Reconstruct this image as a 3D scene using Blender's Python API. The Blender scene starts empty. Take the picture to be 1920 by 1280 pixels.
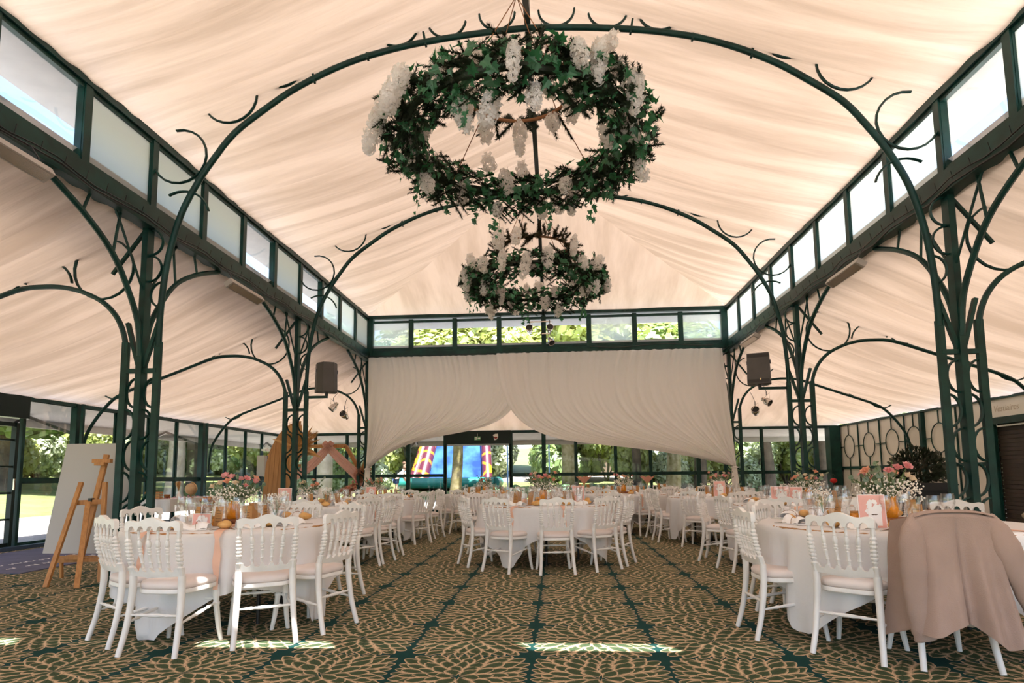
import bpy, math, random
import numpy as np
from mathutils import Vector, Matrix
random.seed(7)
PI = math.pi
sc = bpy.context.scene
COL = sc.collection

# ------------------------------------------------------------------ camera, sky, sun, exposure
cd = bpy.data.cameras.new('camera'); cam = bpy.data.objects.new('camera', cd); COL.objects.link(cam); sc.camera = cam
PITCH, YAW, ROLL = 0.1035, 0.0723, -0.0101
cd.lens_unit = 'MILLIMETERS'; cd.sensor_width = 36; cd.sensor_fit = 'HORIZONTAL'
cd.lens = 1144.3 / 1920 * 36; cd.shift_x = 0.0007; cd.shift_y = 0.0697
cd.clip_start = 0.05; cd.clip_end = 400
cam.matrix_world = Matrix.Translation((0, 0, 1.12)) @ Matrix.Rotation(YAW, 4, 'Z') @ Matrix.Rotation(PI / 2 + PITCH, 4, 'X') @ Matrix.Rotation(ROLL, 4, 'Z')

world = bpy.data.worlds.new('sky'); sc.world = world; world.use_nodes = True
wn = world.node_tree; wn.nodes.clear()
wo = wn.nodes.new('ShaderNodeOutputWorld'); bg = wn.nodes.new('ShaderNodeBackground'); st = wn.nodes.new('ShaderNodeTexSky')
st.sky_type = 'NISHITA'; st.sun_disc = False; st.sun_elevation = math.radians(66); st.sun_rotation = math.radians(145.6)
st.air_density = 1.0; st.dust_density = 1.5; st.ozone_density = 1.2
bg.inputs['Strength'].default_value = 0.36
wn.links.new(st.outputs[0], bg.inputs[0]); wn.links.new(bg.outputs[0], wo.inputs[0])

SUN_EL = math.radians(66); SUN_AZ = (0.565, -0.825)
sl = bpy.data.lights.new('sun', 'SUN'); sl.energy = 13.5; sl.angle = math.radians(0.6); sl.color = (1.0, 0.98, 0.95)
so = bpy.data.objects.new('sun', sl); COL.objects.link(so)
sdir = Vector((SUN_AZ[0] * math.cos(SUN_EL), SUN_AZ[1] * math.cos(SUN_EL), math.sin(SUN_EL)))
so.rotation_euler = sdir.to_track_quat('Z', 'Y').to_euler(); so.location = (8, -16, 30)

sc.view_settings.view_transform = 'Standard'; sc.view_settings.look = 'None'
sc.view_settings.exposure = 0.98; sc.view_settings.gamma = 1.0; sc.view_settings.use_curve_mapping = False
sc.cycles.use_denoising = True
sc.cycles.max_bounces = 10; sc.cycles.diffuse_bounces = 5; sc.cycles.glossy_bounces = 3
sc.cycles.transmission_bounces = 6; sc.cycles.transparent_max_bounces = 16
sc.cycles.sample_clamp_indirect = 6.0; sc.cycles.caustics_reflective = False; sc.cycles.caustics_refractive = False

# ------------------------------------------------------------------ the plan of the hall (metres)
XL, XR, XC = -4.79, 4.28, -0.255          # the two column lines and the ridge
YR = [2.42, 6.67, 10.91, 15.16]           # column rows
XLW, XRW, YF, YB = -8.99, 8.54, -1.63, 19.23
ZE, ZT, ZA, ZW, ZRIDGE = 4.22, 5.25, 4.12, 2.55, 6.85
CM, C0, R0 = 0.8043, -0.1737, 3.9503      # carpet module

# ------------------------------------------------------------------ mesh helpers
class MB:
    def __init__(s): s.v = []; s.f = []; s.m = []
    def add(s, vs, fs, mi=0):
        o = len(s.v); s.v.extend([tuple(p) for p in vs])
        for f in fs: s.f.append(tuple(i + o for i in f)); s.m.append(mi)
        return s
    def box(s, c, size, M=None, mi=0, taper=1.0):
        x, y, z = size[0] / 2, size[1] / 2, size[2] / 2; t = taper
        vs = [(-x * t, -y * t, -z), (x * t, -y * t, -z), (x * t, y * t, -z), (-x * t, y * t, -z), (-x, -y, z), (x, -y, z), (x, y, z), (-x, y, z)]
        vs = [Vector(v) for v in vs]
        if M is not None: vs = [M @ v for v in vs]
        vs = [v + Vector(c) for v in vs]
        return s.add(vs, [(3, 2, 1, 0), (4, 5, 6, 7), (0, 1, 5, 4), (1, 2, 6, 5), (2, 3, 7, 6), (3, 0, 4, 7)], mi)
    def rod(s, p, q, w, d=None, up=(0, 0, 1), mi=0):
        p, q = Vector(p), Vector(q); d = d or w
        z = (q - p).normalized(); u = Vector(up)
        if abs(z.dot(u)) > .98: u = Vector((0, 1, 0))
        x = z.cross(u).normalized(); y = x.cross(z)
        vs = []
        for c in (p, q):
            for a, b in ((-1, -1), (1, -1), (1, 1), (-1, 1)): vs.append(c + x * a * w / 2 + y * b * d / 2)
        return s.add(vs, [(3, 2, 1, 0), (4, 5, 6, 7), (0, 1, 5, 4), (1, 2, 6, 5), (2, 3, 7, 6), (3, 0, 4, 7)], mi)
    def tube(s, pts, r, n=6, closed=False, mi=0, flat=None, up=None, ph=0.0):
        P = [Vector(p) for p in pts]; k = len(P); R = r if isinstance(r, (list, tuple)) else [r] * k
        T = []
        for i in range(k):
            a = P[(i - 1) % k] if (closed or i > 0) else P[i]; b = P[(i + 1) % k] if (closed or i < k - 1) else P[i]
            t = b - a; T.append(t.normalized() if t.length > 1e-9 else Vector((0, 0, 1)))
        if up is not None: u0 = Vector(up)
        else: u0 = Vector((0, 0, 1)) if abs(T[0].z) < .9 else Vector((1, 0, 0))
        x = T[0].cross(u0).normalized(); vs = []
        for i in range(k):
            if up is not None: x = T[i].cross(u0).normalized()
            else: x = (x - T[i] * x.dot(T[i])).normalized()
            y = T[i].cross(x)
            fa = flat if flat else 1.0
            for j in range(n):
                a = 2 * PI * j / n + ph
                vs.append(P[i] + x * math.cos(a) * R[i] + y * math.sin(a) * R[i] * fa)
        fs = []
        for i in range(k if closed else k - 1):
            for j in range(n):
                a = i * n + j; b = i * n + (j + 1) % n; c = ((i + 1) % k) * n + (j + 1) % n; d = ((i + 1) % k) * n + j
                fs.append((a, b, c, d))
        if not closed: fs += [tuple(range(n - 1, -1, -1)), tuple(range((k - 1) * n, k * n))]
        return s.add(vs, fs, mi)
    def lathe(s, prof, n=12, M=None, mi=0, cap=True):
        vs = []
        for r, z in prof:
            for j in range(n):
                a = 2 * PI * j / n; v = Vector((r * math.cos(a), r * math.sin(a), z)); vs.append(M @ v if M is not None else v)
        fs = []
        for i in range(len(prof) - 1):
            for j in range(n): fs.append((i * n + j, i * n + (j + 1) % n, (i + 1) * n + (j + 1) % n, (i + 1) * n + j))
        if cap: fs += [tuple(range(n - 1, -1, -1)), tuple(range((len(prof) - 1) * n, len(prof) * n))]
        return s.add(vs, fs, mi)
    def ball(s, c, r, nu=10, nv=7, sc3=(1, 1, 1), M=None, mi=0):
        prof = [(max(1e-4, math.sin(PI * i / nv)), -math.cos(PI * i / nv)) for i in range(nv + 1)]
        m = Matrix.Translation(c) @ (M.to_4x4() if M is not None else Matrix.Identity(4)) @ Matrix.Diagonal((r * sc3[0], r * sc3[1], r * sc3[2], 1))
        return s.lathe(prof, nu, m, mi)
    def prism(s, poly, fn, depth, mi=0):
        """poly: 2-D outline (ccw); fn(u, v, w) -> point; w runs 0..depth"""
        n = len(poly); vs = [fn(u, v, 0) for u, v in poly] + [fn(u, v, depth) for u, v in poly]
        fs = [tuple(range(n - 1, -1, -1)), tuple(range(n, 2 * n))] + [(i, (i + 1) % n, n + (i + 1) % n, n + i) for i in range(n)]
        return s.add(vs, fs, mi)
    def grid(s, fn, nu, nv, mi=0, closed_u=False):
        vs = [fn(i / nu, j / nv) for j in range(nv + 1) for i in range(nu + (0 if closed_u else 1))]
        w = nu if closed_u else nu + 1; fs = []
        for j in range(nv):
            for i in range(nu):
                a = j * w + i; b = j * w + (i + 1) % w; fs.append((a, b, b + w, a + w))
        return s.add(vs, fs, mi)
    def mesh(s, name, mats, smooth=None):
        me = bpy.data.meshes.new(name); me.from_pydata(s.v, [], s.f)
        for m in (mats if isinstance(mats, (list, tuple)) else [mats]): me.materials.append(m)
        if any(s.m): me.polygons.foreach_set('material_index', s.m)
        if smooth:
            me.polygons.foreach_set('use_smooth', [True] * len(me.polygons))
            if smooth < 179: me.set_sharp_from_angle(angle=math.radians(smooth))
        me.update(); return me
    def build(s, name, mats, parent=None, smooth=None, loc=None, rz=0):
        o = bpy.data.objects.new(name, s.mesh(name, mats, smooth)); COL.objects.link(o)
        if parent is not None: o.parent = parent
        if loc is not None: o.location = loc
        if rz: o.rotation_euler.z = rz
        return o

def tag(o, label=None, cat=None, group=None, kind=None):
    if label: o['label'] = label
    if cat: o['category'] = cat
    if group: o['group'] = group
    if kind: o['kind'] = kind
    return o
def empty(name, loc=(0, 0, 0), rz=0.0):
    o = bpy.data.objects.new(name, None); COL.objects.link(o); o.location = loc; o.rotation_euler.z = rz; o.empty_display_size = .05
    return o
def thing(name, label, cat, loc=(0, 0, 0), rz=0.0, group=None): return tag(empty(name, loc, rz), label, cat, group)
def put(mesh, name, parent=None, loc=None, rz=0):
    o = bpy.data.objects.new(name, mesh); COL.objects.link(o)
    if parent is not None: o.parent = parent
    if loc is not None: o.location = loc
    if rz: o.rotation_euler.z = rz
    return o
def dup(root, loc, rz, label=None, group=None, cat=None, scale=None):
    def cp(o, par):
        c = o.copy(); COL.objects.link(c)
        if par is not None: c.parent = par
        for ch in list(o.children): cp(ch, c)
        return c
    r = cp(root, None); r.location = loc; r.rotation_euler.z = rz
    if scale: r.scale = (scale,) * 3
    return tag(r, label, cat, group)
def arc(c, r, a0, a1, n, fn):
    return [fn(c[0] + r * math.cos(math.radians(a0 + (a1 - a0) * i / n)), c[1] + r * math.sin(math.radians(a0 + (a1 - a0) * i / n))) for i in range(n + 1)]
def smoothcurve(pts, sub=4):
    P = [Vector(p) for p in pts]; out = []
    for i in range(len(P) - 1):
        p0 = P[max(0, i - 1)]; p1 = P[i]; p2 = P[i + 1]; p3 = P[min(len(P) - 1, i + 2)]
        for k in range(sub):
            t = k / sub
            out.append(.5 * ((2 * p1) + (p2 - p0) * t + (2 * p0 - 5 * p1 + 4 * p2 - p3) * t * t + (3 * p1 - p0 - 3 * p2 + p3) * t ** 3))
    out.append(P[-1]); return out

# ------------------------------------------------------------------ materials
class NT:
    def __init__(s, name):
        s.mat = bpy.data.materials.new(name); s.mat.use_nodes = True; s.t = s.mat.node_tree; s.t.nodes.clear()
        s.out = s.t.nodes.new('ShaderNodeOutputMaterial')
    def n(s, typ, **kw):
        x = s.t.nodes.new('ShaderNode' + typ)
        for k, v in kw.items():
            if k.startswith('i_'):
                key = k[2:].replace('_', ' '); x.inputs[int(key) if key.isdigit() else key].default_value = v
            else: setattr(x, k, v)
        return x
    def l(s, a, b): s.t.links.new(a, b)
    def m(s, op, a, b=None, c=None, clamp=False):
        x = s.t.nodes.new('ShaderNodeMath'); x.operation = op; x.use_clamp = clamp
        for i, q in enumerate((a, b, c)):
            if q is None: continue
            if isinstance(q, (int, float)): x.inputs[i].default_value = q
            else: s.l(q, x.inputs[i])
        return x.outputs[0]
    def mix(s, f, a, b):
        x = s.t.nodes.new('ShaderNodeMix'); x.data_type = 'RGBA'
        for sock, q in ((x.inputs[0], f), (x.inputs[6], a), (x.inputs[7], b)):
            if isinstance(q, (int, float)): sock.default_value = q
            elif isinstance(q, tuple): sock.default_value = (*q, 1) if len(q) == 3 else q
            else: s.l(q, sock)
        return x.outputs[2]
def mat(name, col, rough=.6, metal=0.0, var=0.0, vscale=6.0, bump=0.0, bscale=60.0, spec=.4, trans=0.0, coat=0.0, sheen=0.0, col2=None, stretch=None):
    t = NT(name); p = t.n('BsdfPrincipled'); p.inputs['Roughness'].default_value = rough; p.inputs['Metallic'].default_value = metal
    p.inputs['Specular IOR Level'].default_value = spec; p.inputs['Coat Weight'].default_value = coat
    p.inputs['Sheen Weight'].default_value = sheen
    t.l(p.outputs[0], t.out.inputs[0])
    if var or bump or col2:
        tc = t.n('TexCoord'); src = tc.outputs['Object']
        if stretch:
            mp = t.n('Mapping'); mp.inputs['Scale'].default_value = stretch; t.l(src, mp.inputs[0]); src = mp.outputs[0]
    if var or col2:
        nz = t.n('TexNoise'); nz.inputs['Scale'].default_value = vscale; nz.inputs['Detail'].default_value = 4; t.l(src, nz.inputs['Vector'])
        b = col2 or tuple(max(0, c * (1 - var)) for c in col); a = col if col2 else tuple(min(1, c * (1 + var * .5)) for c in col)
        rm = t.n('MapRange'); rm.inputs[1].default_value = .35; rm.inputs[2].default_value = .65; t.l(nz.outputs[0], rm.inputs[0])
        t.l(t.mix(rm.outputs[0], a, b), p.inputs['Base Color'])
    else: p.inputs['Base Color'].default_value = (*col, 1)
    if bump:
        n2 = t.n('TexNoise'); n2.inputs['Scale'].default_value = bscale; n2.inputs['Detail'].default_value = 3; t.l(src, n2.inputs['Vector'])
        bp = t.n('Bump'); bp.inputs['Strength'].default_value = bump; bp.inputs['Distance'].default_value = .01
        t.l(n2.outputs[0], bp.inputs['Height']); t.l(bp.outputs[0], p.inputs['Normal'])
    return t.mat
def cloth(name, col, tcol, fac, bump=0.0, bscale=(60, 60, 60), var=0.0):
    """thin fabric: diffuse on the lit side, translucent through"""
    t = NT(name); d = t.n('BsdfDiffuse'); tr = t.n('BsdfTranslucent'); mx = t.n('MixShader'); mx.inputs[0].default_value = fac
    d.inputs[0].default_value = (*col, 1); tr.inputs[0].default_value = (*tcol, 1)
    t.l(d.outputs[0], mx.inputs[1]); t.l(tr.outputs[0], mx.inputs[2]); t.l(mx.outputs[0], t.out.inputs[0])
    if bump or var:
        tc = t.n('TexCoord'); mp = t.n('Mapping'); mp.inputs['Scale'].default_value = bscale; t.l(tc.outputs['Object'], mp.inputs[0])
        nz = t.n('TexNoise'); nz.inputs['Scale'].default_value = 1.0; nz.inputs['Detail'].default_value = 5; nz.inputs['Roughness'].default_value = .6
        t.l(mp.outputs[0], nz.inputs['Vector'])
    if bump:
        bp = t.n('Bump'); bp.inputs['Strength'].default_value = bump; bp.inputs['Distance'].default_value = .05
        t.l(nz.outputs[0], bp.inputs['Height']); t.l(bp.outputs[0], d.inputs['Normal']); t.l(bp.outputs[0], tr.inputs['Normal'])
    if var:  # darker tint along noise streaks, fold shade painted into the colour
        rm = t.n('MapRange'); rm.inputs[1].default_value = .38; rm.inputs[2].default_value = .62; t.l(nz.outputs[0], rm.inputs[0])
        k = 1 - var; dk = lambda c: (c[0] * k, c[1] * k * .97, c[2] * k * .93)
        t.l(t.mix(rm.outputs[0], dk(col), col), d.inputs[0]); t.l(t.mix(rm.outputs[0], dk(tcol), tcol), tr.inputs[0])
    return t.mat
def glassmat(name, tint=(1, 1, 1), gloss=.012, rough=.02, frost=0.0, fcol=(.9, .93, .93)):
    t = NT(name); tr = t.n('BsdfTransparent'); tr.inputs[0].default_value = (*tint, 1)
    gl = t.n('BsdfGlossy'); gl.inputs['Roughness'].default_value = rough
    lw = t.n('LayerWeight'); lw.inputs[0].default_value = .25
    f = t.m('MULTIPLY_ADD', lw.outputs['Fresnel'], .22, gloss, clamp=True)
    mx = t.n('MixShader'); t.l(f, mx.inputs[0]); t.l(tr.outputs[0], mx.inputs[1]); t.l(gl.outputs[0], mx.inputs[2])
    last = mx
    if frost:
        tl = t.n('BsdfTranslucent'); tl.inputs[0].default_value = (*fcol, 1); df = t.n('BsdfDiffuse'); df.inputs[0].default_value = (*fcol, 1)
        m1 = t.n('MixShader'); m1.inputs[0].default_value = .75; t.l(df.outputs[0], m1.inputs[1]); t.l(tl.outputs[0], m1.inputs[2])
        m2 = t.n('MixShader'); m2.inputs[0].default_value = frost; t.l(mx.outputs[0], m2.inputs[1]); t.l(m1.outputs[0], m2.inputs[2]); last = m2
    t.l(last.outputs[0], t.out.inputs[0]); return t.mat
def leafmat(name, col, tcol, fac=.35, var=.4, vscale=3.0, gloss=.08, rough=.45):
    t = NT(name); d = t.n('BsdfDiffuse'); tr = t.n('BsdfTranslucent'); g = t.n('BsdfGlossy'); g.inputs['Roughness'].default_value = rough
    tc = t.n('TexCoord'); nz = t.n('TexNoise'); nz.inputs['Scale'].default_value = vscale; nz.inputs['Detail'].default_value = 2; t.l(tc.outputs['Object'], nz.inputs['Vector'])
    gi = t.n('NewGeometry'); r = t.m('ADD', t.m('MULTIPLY', nz.outputs[0], .6), t.m('MULTIPLY', gi.outputs['Random Per Island'], .55))
    dk = lambda c: tuple(x * (1 - var) for x in c); lt = lambda c: tuple(min(1, x * (1 + var * .6)) for x in c)
    t.l(t.mix(r, dk(col), lt(col)), d.inputs[0]); t.l(t.mix(r, dk(tcol), lt(tcol)), tr.inputs[0])
    m1 = t.n('MixShader'); m1.inputs[0].default_value = fac; t.l(d.outputs[0], m1.inputs[1]); t.l(tr.outputs[0], m1.inputs[2])
    m2 = t.n('MixShader'); m2.inputs[0].default_value = gloss; t.l(m1.outputs[0], m2.inputs[1]); t.l(g.outputs[0], m2.inputs[2])
    t.l(m2.outputs[0], t.out.inputs[0]); return t.mat

M = {}
M['steel'] = mat('green painted steel', (.005, .038, .031), .42, var=.35, vscale=5, spec=.28)
M['dark_steel'] = mat('dark painted steel', (.005, .015, .013), .4, spec=.3)
M['white_paint'] = mat('white lacquered wood', (.80, .77, .74), .38, var=.06, vscale=9, spec=.45)
M['seat'] = mat('blush seat vinyl', (.78, .68, .64), .5, var=.05, bump=.05, bscale=120)
M['cloth'] = cloth('white table linen', (.86, .84, .84), (.85, .83, .83), .18, bump=.12, bscale=(14, 14, 14))
M['napkin'] = mat('white napkin cotton', (.86, .84, .83), .8, bump=.2, bscale=60)
M['roof'] = cloth('added light diffusing sheet', (.80, .76, .70), (.88, .78, .70), .165)
M['ceil'] = cloth('cream pleated voile', (.80, .68, .59), (.92, .77, .65), .55, bump=1.0, bscale=(.28, 3.4, .28), var=.25)  # streaks in the colour stand in for shade in the folds
M['ceil_x'] = cloth('cream pleated voile across', (.80, .68, .59), (.92, .77, .65), .55, bump=.5, bscale=(2.2, .40, .40), var=.18)  # fold shade painted into this colour too, more weakly
M['drape'] = cloth('white voile drape', (.94, .90, .88), (.96, .93, .91), .58, bump=.1, bscale=(9, 9, 3))
M['glass'] = glassmat('window glass')
M['frost'] = glassmat('frosted glass', frost=.82)
M['frost_shaded'] = glassmat('shaded frosted glass', frost=.85, fcol=(.62, .61, .58))  # frosted glass with a darker colour for the side away from the sun
M['half_frost'] = glassmat('hazy glass', frost=.5)
M['drink_glass'] = glassmat('drinking glass', gloss=.05)
M['wall'] = mat('cream painted wall', (.78, .73, .66), .8, var=.05, vscale=2)
M['soffit'] = mat('pale soffit boards', (.75, .74, .72), .8, var=.05)
M['shutter'] = mat('dark brown roller shutter', (.050, .036, .028), .55, var=.2)
M['black'] = mat('black metal', (.012, .012, .013), .35, spec=.5)
M['black_plastic'] = mat('black planter plastic', (.010, .010, .011), .6)
M['speaker'] = mat('brown grey speaker cabinet', (.085, .072, .066), .6, var=.08)
M['grille'] = mat('speaker grille', (.045, .038, .037), .7, bump=.3, bscale=400)
M['chrome'] = mat('polished aluminium lamp can', (.72, .66, .60), .25, metal=1.0)
M['heater'] = mat('grey heater casing', (.42, .37, .33), .5)
M['wood'] = mat('oiled beech', (.50, .235, .075), .5, var=.3, vscale=4, stretch=(9, 9, 1.2), col2=(.38, .165, .05))
M['plank'] = mat('warm pine planks', (.50, .25, .09), .6, vscale=3, stretch=(14, 14, .7), col2=(.36, .16, .055))
M['log'] = mat('bark edged wood slices', (.42, .17, .05), .7, vscale=22, col2=(.13, .035, .014))
M['board'] = mat('white foam board', (.45, .44, .435), .75)
M['paper'] = mat('white paper', (.86, .83, .81), .8)
M['pink_paper'] = mat('pink card', (.80, .42, .36), .75, var=.06)
M['kraft'] = mat('kraft card', (.50, .25, .09), .8, var=.12, vscale=30)
M['ink'] = mat('dark brown ink', (.10, .05, .03), .8)
M['peach'] = cloth('peach chiffon', (.90, .58, .44), (.9, .58, .44), .3)
M['blush'] = cloth('blush pink chiffon', (.78, .50, .43), (.80, .52, .45), .4)
M['amber'] = mat('amber jar', (.72, .27, .02), .15, spec=.6, var=.25, vscale=30)
M['bread'] = mat('bread crust', (.58, .28, .07), .6, vscale=14, col2=(.75, .45, .17))
M['cutlery'] = mat('stainless cutlery', (.6, .58, .56), .22, metal=1)
M['rose'] = leafmat('peach rose petals', (.88, .48, .33), (.9, .45, .3), .3, var=.14, gloss=.02)
M['pink'] = leafmat('pink lisianthus petals', (.86, .40, .40), (.86, .38, .40), .3, var=.16, gloss=.02)
M['cream_rose'] = leafmat('cream rose petals', (.88, .74, .56), (.9, .75, .55), .3, var=.1, gloss=.02)
M['gyp'] = mat("white baby's breath", (.86, .80, .72), .8)
M['euca'] = leafmat('grey green eucalyptus', (.16, .22, .13), (.16, .26, .10), .25, var=.3)
M['stem'] = mat('green stems', (.10, .16, .05), .7)
M['ivy'] = leafmat('ivy leaves', (.025, .135, .055), (.04, .26, .08), .3, var=.55, gloss=.07, vscale=6)
M['spruce'] = leafmat('dark spruce needles', (.014, .028, .012), (.03, .045, .015), .2, var=.4, gloss=.05)
M['spruce_brown'] = leafmat('browned spruce needles', (.05, .042, .018), (.07, .055, .02), .2, var=.4, gloss=.04)
M['bloom'] = leafmat('white hydrangea petals', (.88, .85, .83), (.90, .86, .82), .5, var=.05, gloss=.02)
M['rope'] = mat('brown twine', (.28, .13, .06), .9)
M['pampas'] = leafmat('dried pampas', (.66, .40, .17), (.70, .42, .18), .35, var=.3, gloss=.02)
M['dry_pink'] = leafmat('dried pink plumes', (.66, .33, .24), (.70, .35, .25), .35, var=.25, gloss=.02)
M['linen'] = mat('beige linen jacket', (.38, .265, .215), .85, var=.08, vscale=5, bump=.25, bscale=180, sheen=.1)
M['mat'] = mat('violet grey door mat', (.115, .115, .185), .9, var=.15, vscale=3)
M['grass'] = mat('sunlit lawn', (.135, .165, .05), .9, var=.25, vscale=1.3, bump=.4, bscale=40)
M['gravel'] = mat('pale gravel', (.29, .26, .23), .9, var=.12, vscale=8, bump=.3, bscale=60)
M['bark'] = mat('tree bark', (.045, .033, .022), .9, vscale=3, col2=(.11, .085, .055), bump=.6, bscale=14)
M['bark_pale'] = mat('pale tree bark', (.24, .19, .14), .9, vscale=3, col2=(.34, .28, .23), bump=.4, bscale=14)
M['moss'] = mat('mossy bark', (.10, .085, .02), .9, vscale=5, col2=(.20, .17, .09), bump=.6, bscale=14)
M['leaf_a'] = leafmat('fresh maple leaves', (.38, .45, .13), (.64, .66, .18), .42, var=.45, vscale=.8)
M['leaf_b'] = leafmat('mid green leaves', (.20, .30, .09), (.40, .50, .12), .40, var=.5, vscale=.8)
M['leaf_c'] = leafmat('silvery shrub leaves', (.48, .54, .34), (.56, .62, .34), .35, var=.35, vscale=1.0)
M['leaf_d'] = leafmat('blue green leaves', (.15, .26, .14), (.24, .38, .16), .35, var=.5, vscale=.8)
M['bay'] = leafmat('dark bay leaves', (.018, .030, .014), (.03, .05, .015), .2, var=.4, gloss=.06)
M['red'] = mat('red plastic', (.55, .02, .02), .4)
M['grey_green'] = mat('grey green glazed pot', (.12, .17, .16), .5)
M['box_grey'] = mat('grey electrical box', (.48, .43, .38), .5)
M['skin'] = mat('skin', (.62, .36, .25), .6)
M['hair'] = mat('brown hair', (.10, .05, .025), .7)
M['pale_shirt'] = mat('pale shirt', (.80, .82, .86), .8)
M['denim'] = mat('blue denim', (.25, .38, .58), .8)
M['navy'] = mat('navy cloth', (.03, .05, .15), .8)
M['teal_vinyl'] = mat('teal inflatable vinyl', (.012, .16, .13), .4, var=.15, vscale=2)
M['blue_vinyl'] = mat('blue inflatable vinyl', (.008, .030, .20), .75, spec=.1, vscale=1.4, col2=(.035, .11, .33))
M['red_vinyl'] = mat('red inflatable vinyl', (.45, .04, .01), .35)
M['globe'] = mat('antique globe map', (.62, .42, .24), .5, vscale=7, col2=(.45, .26, .13))
M['gold'] = mat('brass', (.7, .48, .2), .3, metal=1)
M['exit_green'] = mat('exit sign green', (.12, .36, .16), .5)
M['petals'] = mat('pink petals', (.62, .12, .22), .8, vscale=9, col2=(.80, .55, .60))
# ------------------------------------------------------------------ carpet, walls, glazing
def carpet_material():
    t = NT('leaf patterned carpet'); tc = t.n('TexCoord'); sp = t.n('SeparateXYZ')
    nz = t.n('TexNoise'); nz.inputs['Scale'].default_value = 9; nz.inputs['Detail'].default_value = 2; t.l(tc.outputs['Object'], nz.inputs['Vector'])
    hair = t.n('TexNoise'); hair.inputs['Scale'].default_value = 130; hair.inputs['Detail'].default_value = 2; t.l(tc.outputs['Object'], hair.inputs['Vector'])
    t.l(tc.outputs['Object'], sp.inputs[0]); sn = t.n('SeparateColor'); t.l(nz.outputs['Color'], sn.inputs[0])
    def axis(o, c0, noise):
        u = t.m('DIVIDE', t.m('SUBTRACT', o, c0), CM); fl = t.m('FLOOR', u)
        f = t.m('MULTIPLY', t.m('SUBTRACT', t.m('SUBTRACT', u, fl), .5), 2.0)
        return t.m('ADD', f, t.m('MULTIPLY', t.m('SUBTRACT', noise, .5), .10)), fl
    px, ix = axis(sp.outputs[0], C0, sn.outputs[0]); py, iy = axis(sp.outputs[1], R0, sn.outputs[1])
    p4 = lambda a: t.m('POWER', t.m('ABSOLUTE', a), 6.0)
    r = t.m('POWER', t.m('ADD', p4(t.m('MULTIPLY', px, 1.045)), p4(py)), 1 / 6.0)
    th = t.m('DIVIDE', t.m('ARCTAN2', py, px), 2 * PI)
    wn_ = t.n('TexWhiteNoise'); wn_.noise_dimensions = '2D'; cb = t.n('CombineXYZ'); t.l(ix, cb.inputs[0]); t.l(iy, cb.inputs[1]); t.l(cb.outputs[0], wn_.inputs['Vector'])
    col = (.006, .042, .037)
    tan_, green, olive = (.64, .45, .285), (.026, .056, .030), (.070, .092, .040)
    hz = t.m('MULTIPLY', t.m('SUBTRACT', hair.outputs[0], .5), .9)
    for k, (ri, ro, n) in enumerate([(.60, 1.02, 30), (.44, .88, 23), (.28, .70, 17), (.12, .50, 11), (.0, .30, 6)]):
        off = t.m('ADD', t.m('MULTIPLY', wn_.outputs[0], 1.7 * (k + 1)), k * .37)
        a = t.m('ADD', t.m('MULTIPLY', th, n), off); w = t.m('ABSOLUTE', t.m('MULTIPLY', t.m('SUBTRACT', t.m('FRACT', a), .5), 2.0))
        ln = t.n('TexWhiteNoise'); ln.noise_dimensions = '2D'; c2 = t.n('CombineXYZ'); t.l(t.m('FLOOR', t.m('MODULO', t.m('ADD', a, 100.0 * n), n)), c2.inputs[0]); t.l(t.m('ADD', ix, t.m('MULTIPLY', iy, 7.3)), c2.inputs[1]); t.l(c2.outputs[0], ln.inputs['Vector'])
        rs = t.m('ADD', r, t.m('MULTIPLY', t.m('SUBTRACT', ln.outputs[0], .5), .09 if k else .03))
        tt = t.m('DIVIDE', t.m('SUBTRACT', rs, ri), ro - ri)
        q = t.m('ABSOLUTE', t.m('SUBTRACT', t.m('MULTIPLY', tt, 2.0), 1.08))
        h = t.m('SUBTRACT', 1.0, t.m('POWER', q, 2.6))
        d = t.m('SUBTRACT', t.m('MULTIPLY', h, 1.02), w)
        inside = t.m('MULTIPLY', t.m('GREATER_THAN', d, 0.0), t.m('LESS_THAN', rs, ro))
        e = t.m('MULTIPLY', t.m('ADD', d, t.m('MULTIPLY', hz, t.m('MULTIPLY', d, 1.6, clamp=True))), 2.5, clamp=True)
        e = t.m('POWER', e, 1.3)
        leaf = t.mix(e, tan_, t.mix(t.m('MULTIPLY', hair.outputs[0], 1.0), green, olive))
        rib = t.m('LESS_THAN', w, .035); leaf = t.mix(t.m('MULTIPLY', rib, .5), leaf, (.010, .026, .010))
        col = t.mix(inside, col, leaf)
    p = t.n('BsdfPrincipled'); p.inputs['Roughness'].default_value = .95; p.inputs['Specular IOR Level'].default_value = .15
    t.l(col, p.inputs['Base Color']); t.l(p.outputs[0], t.out.inputs[0])
    bp = t.n('Bump'); bp.inputs['Strength'].default_value = .25; bp.inputs['Distance'].default_value = .01; t.l(hair.outputs[0], bp.inputs['Height']); t.l(bp.outputs[0], p.inputs['Normal'])
    return t.mat
b = MB(); b.box(((XLW + XRW) / 2, (YF + YB) / 2, -.06), (XRW - XLW, YB - YF, .12))
floor = tag(b.build('floor', carpet_material()), 'green carpet woven with big leaf rosettes across the whole hall', 'floor', kind='structure')

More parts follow.
